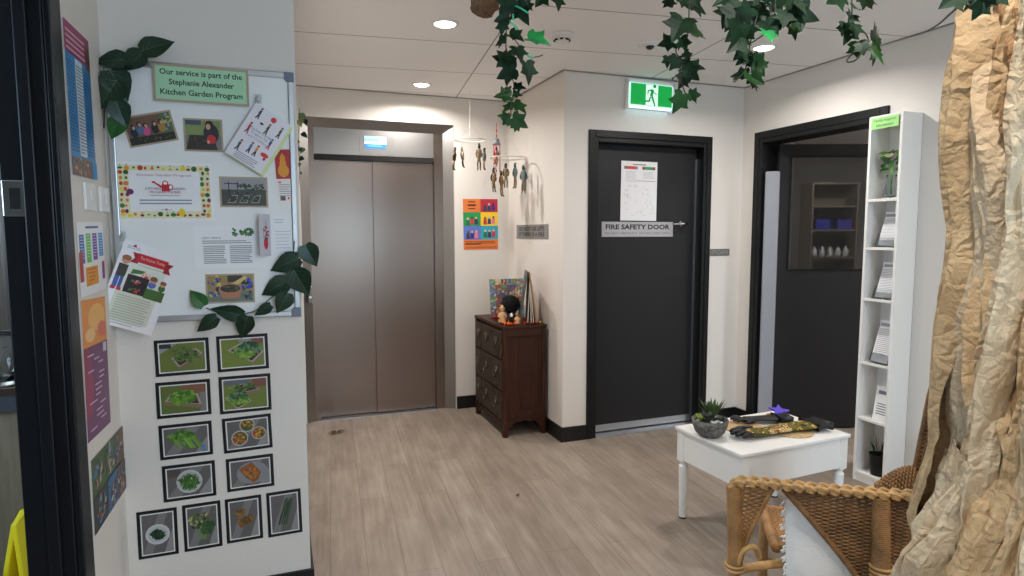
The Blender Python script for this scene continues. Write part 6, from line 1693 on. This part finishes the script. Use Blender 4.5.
# ------------------------------------------------------------------ hanging mobiles beside the lift
def charm(parent, p, h, cols, seed):
    r = random.Random(seed); m = [M_CH[c] for c in cols]
    b = MB(); b.T = Matrix.Translation(p) @ Matrix.Diagonal((.8, .8, 1, 1)) @ Matrix.Rotation(r.uniform(0, 6.28), 4, 'Z') @ Matrix.Rotation(r.uniform(-.15, .15), 4, 'X')
    b.tube([(0, 0, 0), (.004, 0, -.10 * h), (0, 0, -.2 * h)], [.003, .011, .012], 8, 0); b.tube([(0, 0, -.16 * h), (.003, 0, -.34 * h), (0, 0, -.56 * h), (-.002, 0, -.64 * h)], [.010, .019, .015, .008], 10, 1)
    for sg in (-1, 1):
        b.tube([(.004 * sg, 0, -.56 * h), (.012 * sg, .004, -.76 * h), (.010 * sg, .0, -.95 * h)], [.008, .007, .006], 7, 2); b.tube([(.014 * sg, 0, -.24 * h), (.026 * sg, 0, -.40 * h), (.020 * sg, -.004, -.52 * h)], [.007, .006, .005], 7, 3); b.tube([(.010 * sg, .0, -.94 * h), (.014 * sg, -.012, -1.0 * h)], [.006, .004], 6, 0)
    b.ball((0, -.002, -.06 * h), .0115, 3, 6)
    return b.build('charm', m, parent, smooth=True)


M_CH = {k: mat('charm_cloth_' + k, tuple(int(q * .8) for q in c), .8, bump=.3, bscale=200) for k, c in {'brown': (110, 84, 58), 'tan': (176, 146, 104), 'grey': (120, 116, 112), 'dark': (54, 46, 42), 'green': (70, 130, 110), 'blue': (70, 84, 140), 'red': (170, 70, 66), 'silver': (160, 166, 172), 'cream': (206, 190, 160)}.items()}
LOOKS = [('dark', 'brown', 'tan', 'brown'), ('dark', 'tan', 'brown', 'grey'), ('brown', 'grey', 'tan', 'dark'), ('tan', 'brown', 'dark', 'cream'), ('green', 'silver', 'tan', 'green'), ('blue', 'tan', 'tan', 'dark'), ('silver', 'blue', 'silver', 'grey'), ('dark', 'tan', 'tan', 'red')]


def mobile(label, c, R, apex, drops, cord_top, seed, looks, tilt=(0, 0)):
    t = thing('hanging_mobile', label, 'mobile', c)
    b = MB(); b.torus((0, 0, 0), R, .0034, 40, 8); hp = b.build('hoop', 'hoop', t, smooth=True, rot=(tilt[0], tilt[1], 0))
    b = MB(); RM = Matrix.Rotation(tilt[1], 4, 'Y') @ Matrix.Rotation(tilt[0], 4, 'X')
    for k in range(3): a = 2 * PI * k / 3 + .2; b.tube([RM @ V((R * math.cos(a), R * math.sin(a), 0)), (0, 0, apex)], .0012, 4)
    b.tube([(0, 0, apex), (0, 0, cord_top)], .0013, 4); b.ball((0, 0, apex), .007, n=5)
    for a, d, h in drops: p = RM @ V((R * math.cos(a), R * math.sin(a), 0)); b.tube([p, p + V((0, 0, -d))], .0008, 4)
    b.build('strings', 'string', t)
    for i, (a, d, h) in enumerate(drops): p = RM @ V((R * math.cos(a), R * math.sin(a), 0)); charm(t, p + V((0, 0, -d)), h, looks[i % len(looks)], seed + i)
    return t


c = at_y(470, 140, 4.45)
mobile('hoop mobile with brown cloth charms, nearer the lift frame', c, .112, .105, [(PI * .98, .055, .165), (1.6 * PI, .035, .19), (.02 * PI, .05, .16), (.6 * PI, .04, .15)], ZC - c.z - .013, 1, LOOKS[:4])
c = at_y(508, 158, 4.30)
mobile('hoop mobile with green and silver charms, nearer the return wall', c, .126, .155, [(1.35 * PI, .05, .17), (1.52 * PI, .045, .18), (1.72 * PI, .055, .20), (.0 * PI, .06, .17), (.7 * PI, .06, .15)], ZC - c.z - .013, 9, [LOOKS[5], LOOKS[4], LOOKS[4], LOOKS[6], LOOKS[5]])
c = at_y(496.5, 143, 4.40)
t = thing('hanging_charm_string', 'red threaded string of charms between the two hoop mobiles', 'mobile', c)
b = MB(); b.tube([(0, 0, .145), (0, 0, -.02)], .0022, 6, 0)
for z in (.09, .085, .05, -.16, -.2): b.ball((.0, 0, z), .006, 0, 5)
b.tube([(0, 0, .145), (0, 0, ZC - c.z - .002)], .001, 4, 1); b.build('thread', ['red_bead', 'string'], t)
b = MB(); b.lathe([(.006, .035), (.020, .028), (.024, .0), (.030, -.006), (.030, -.012), (.026, -.014)], 16); b.build('lantern_cap', M_CH['silver'], t, smooth=True)
b = MB()
for k in range(3): a = 2 * PI * k / 3; p = V((.026 * math.cos(a), .026 * math.sin(a), -.012)); b.tube([p, p + V((0, 0, -.20 - .02 * k))], .0032, 6)
b.build('red_cords', 'red_bead', t, smooth=True)
for k, (dx, z, h) in enumerate(((0, -.03, .12), (-.03, -.19, .17), (.025, -.20, .19))): charm(t, V((dx, -.01 * k, z)), h, LOOKS[7 - (k % 2) * 2], 30 + k)

# ------------------------------------------------------------------ dead leaf on the floor
def small_leaf(u, v, label, k, rz):
    p = at_z(u, v, 0)
    t = thing('dead_leaf', label, 'leaf', (p.x, p.y, .004), (0, 0, rz))
    b = MB()
    for a, L in ((0, .055), (2.3, .045), (3.6, .05), (5.2, .035)): flat_leaf(b, (0, 0, .003), (math.cos(a), math.sin(a), .12), (0, 0, 1), L * k, L * k * .45, 0, .4)
    b.build('leaf_blades', mat('dry_brown_leaf', (74, 56, 42), .8), t)
    b = MB(); b.tube([(0, 0, .003), (-.03 * k, .02 * k, .006), (-.05 * k, .01 * k, .003)], .002, 5); b.build('stalk', 'stem', t)


small_leaf(337, 433, 'dry brown leaf sprig fallen on the floor before the lift', 1.15, .3)
small_leaf(518, 496, 'tiny dry leaf lying in the middle of the floor', .35, 1.0)
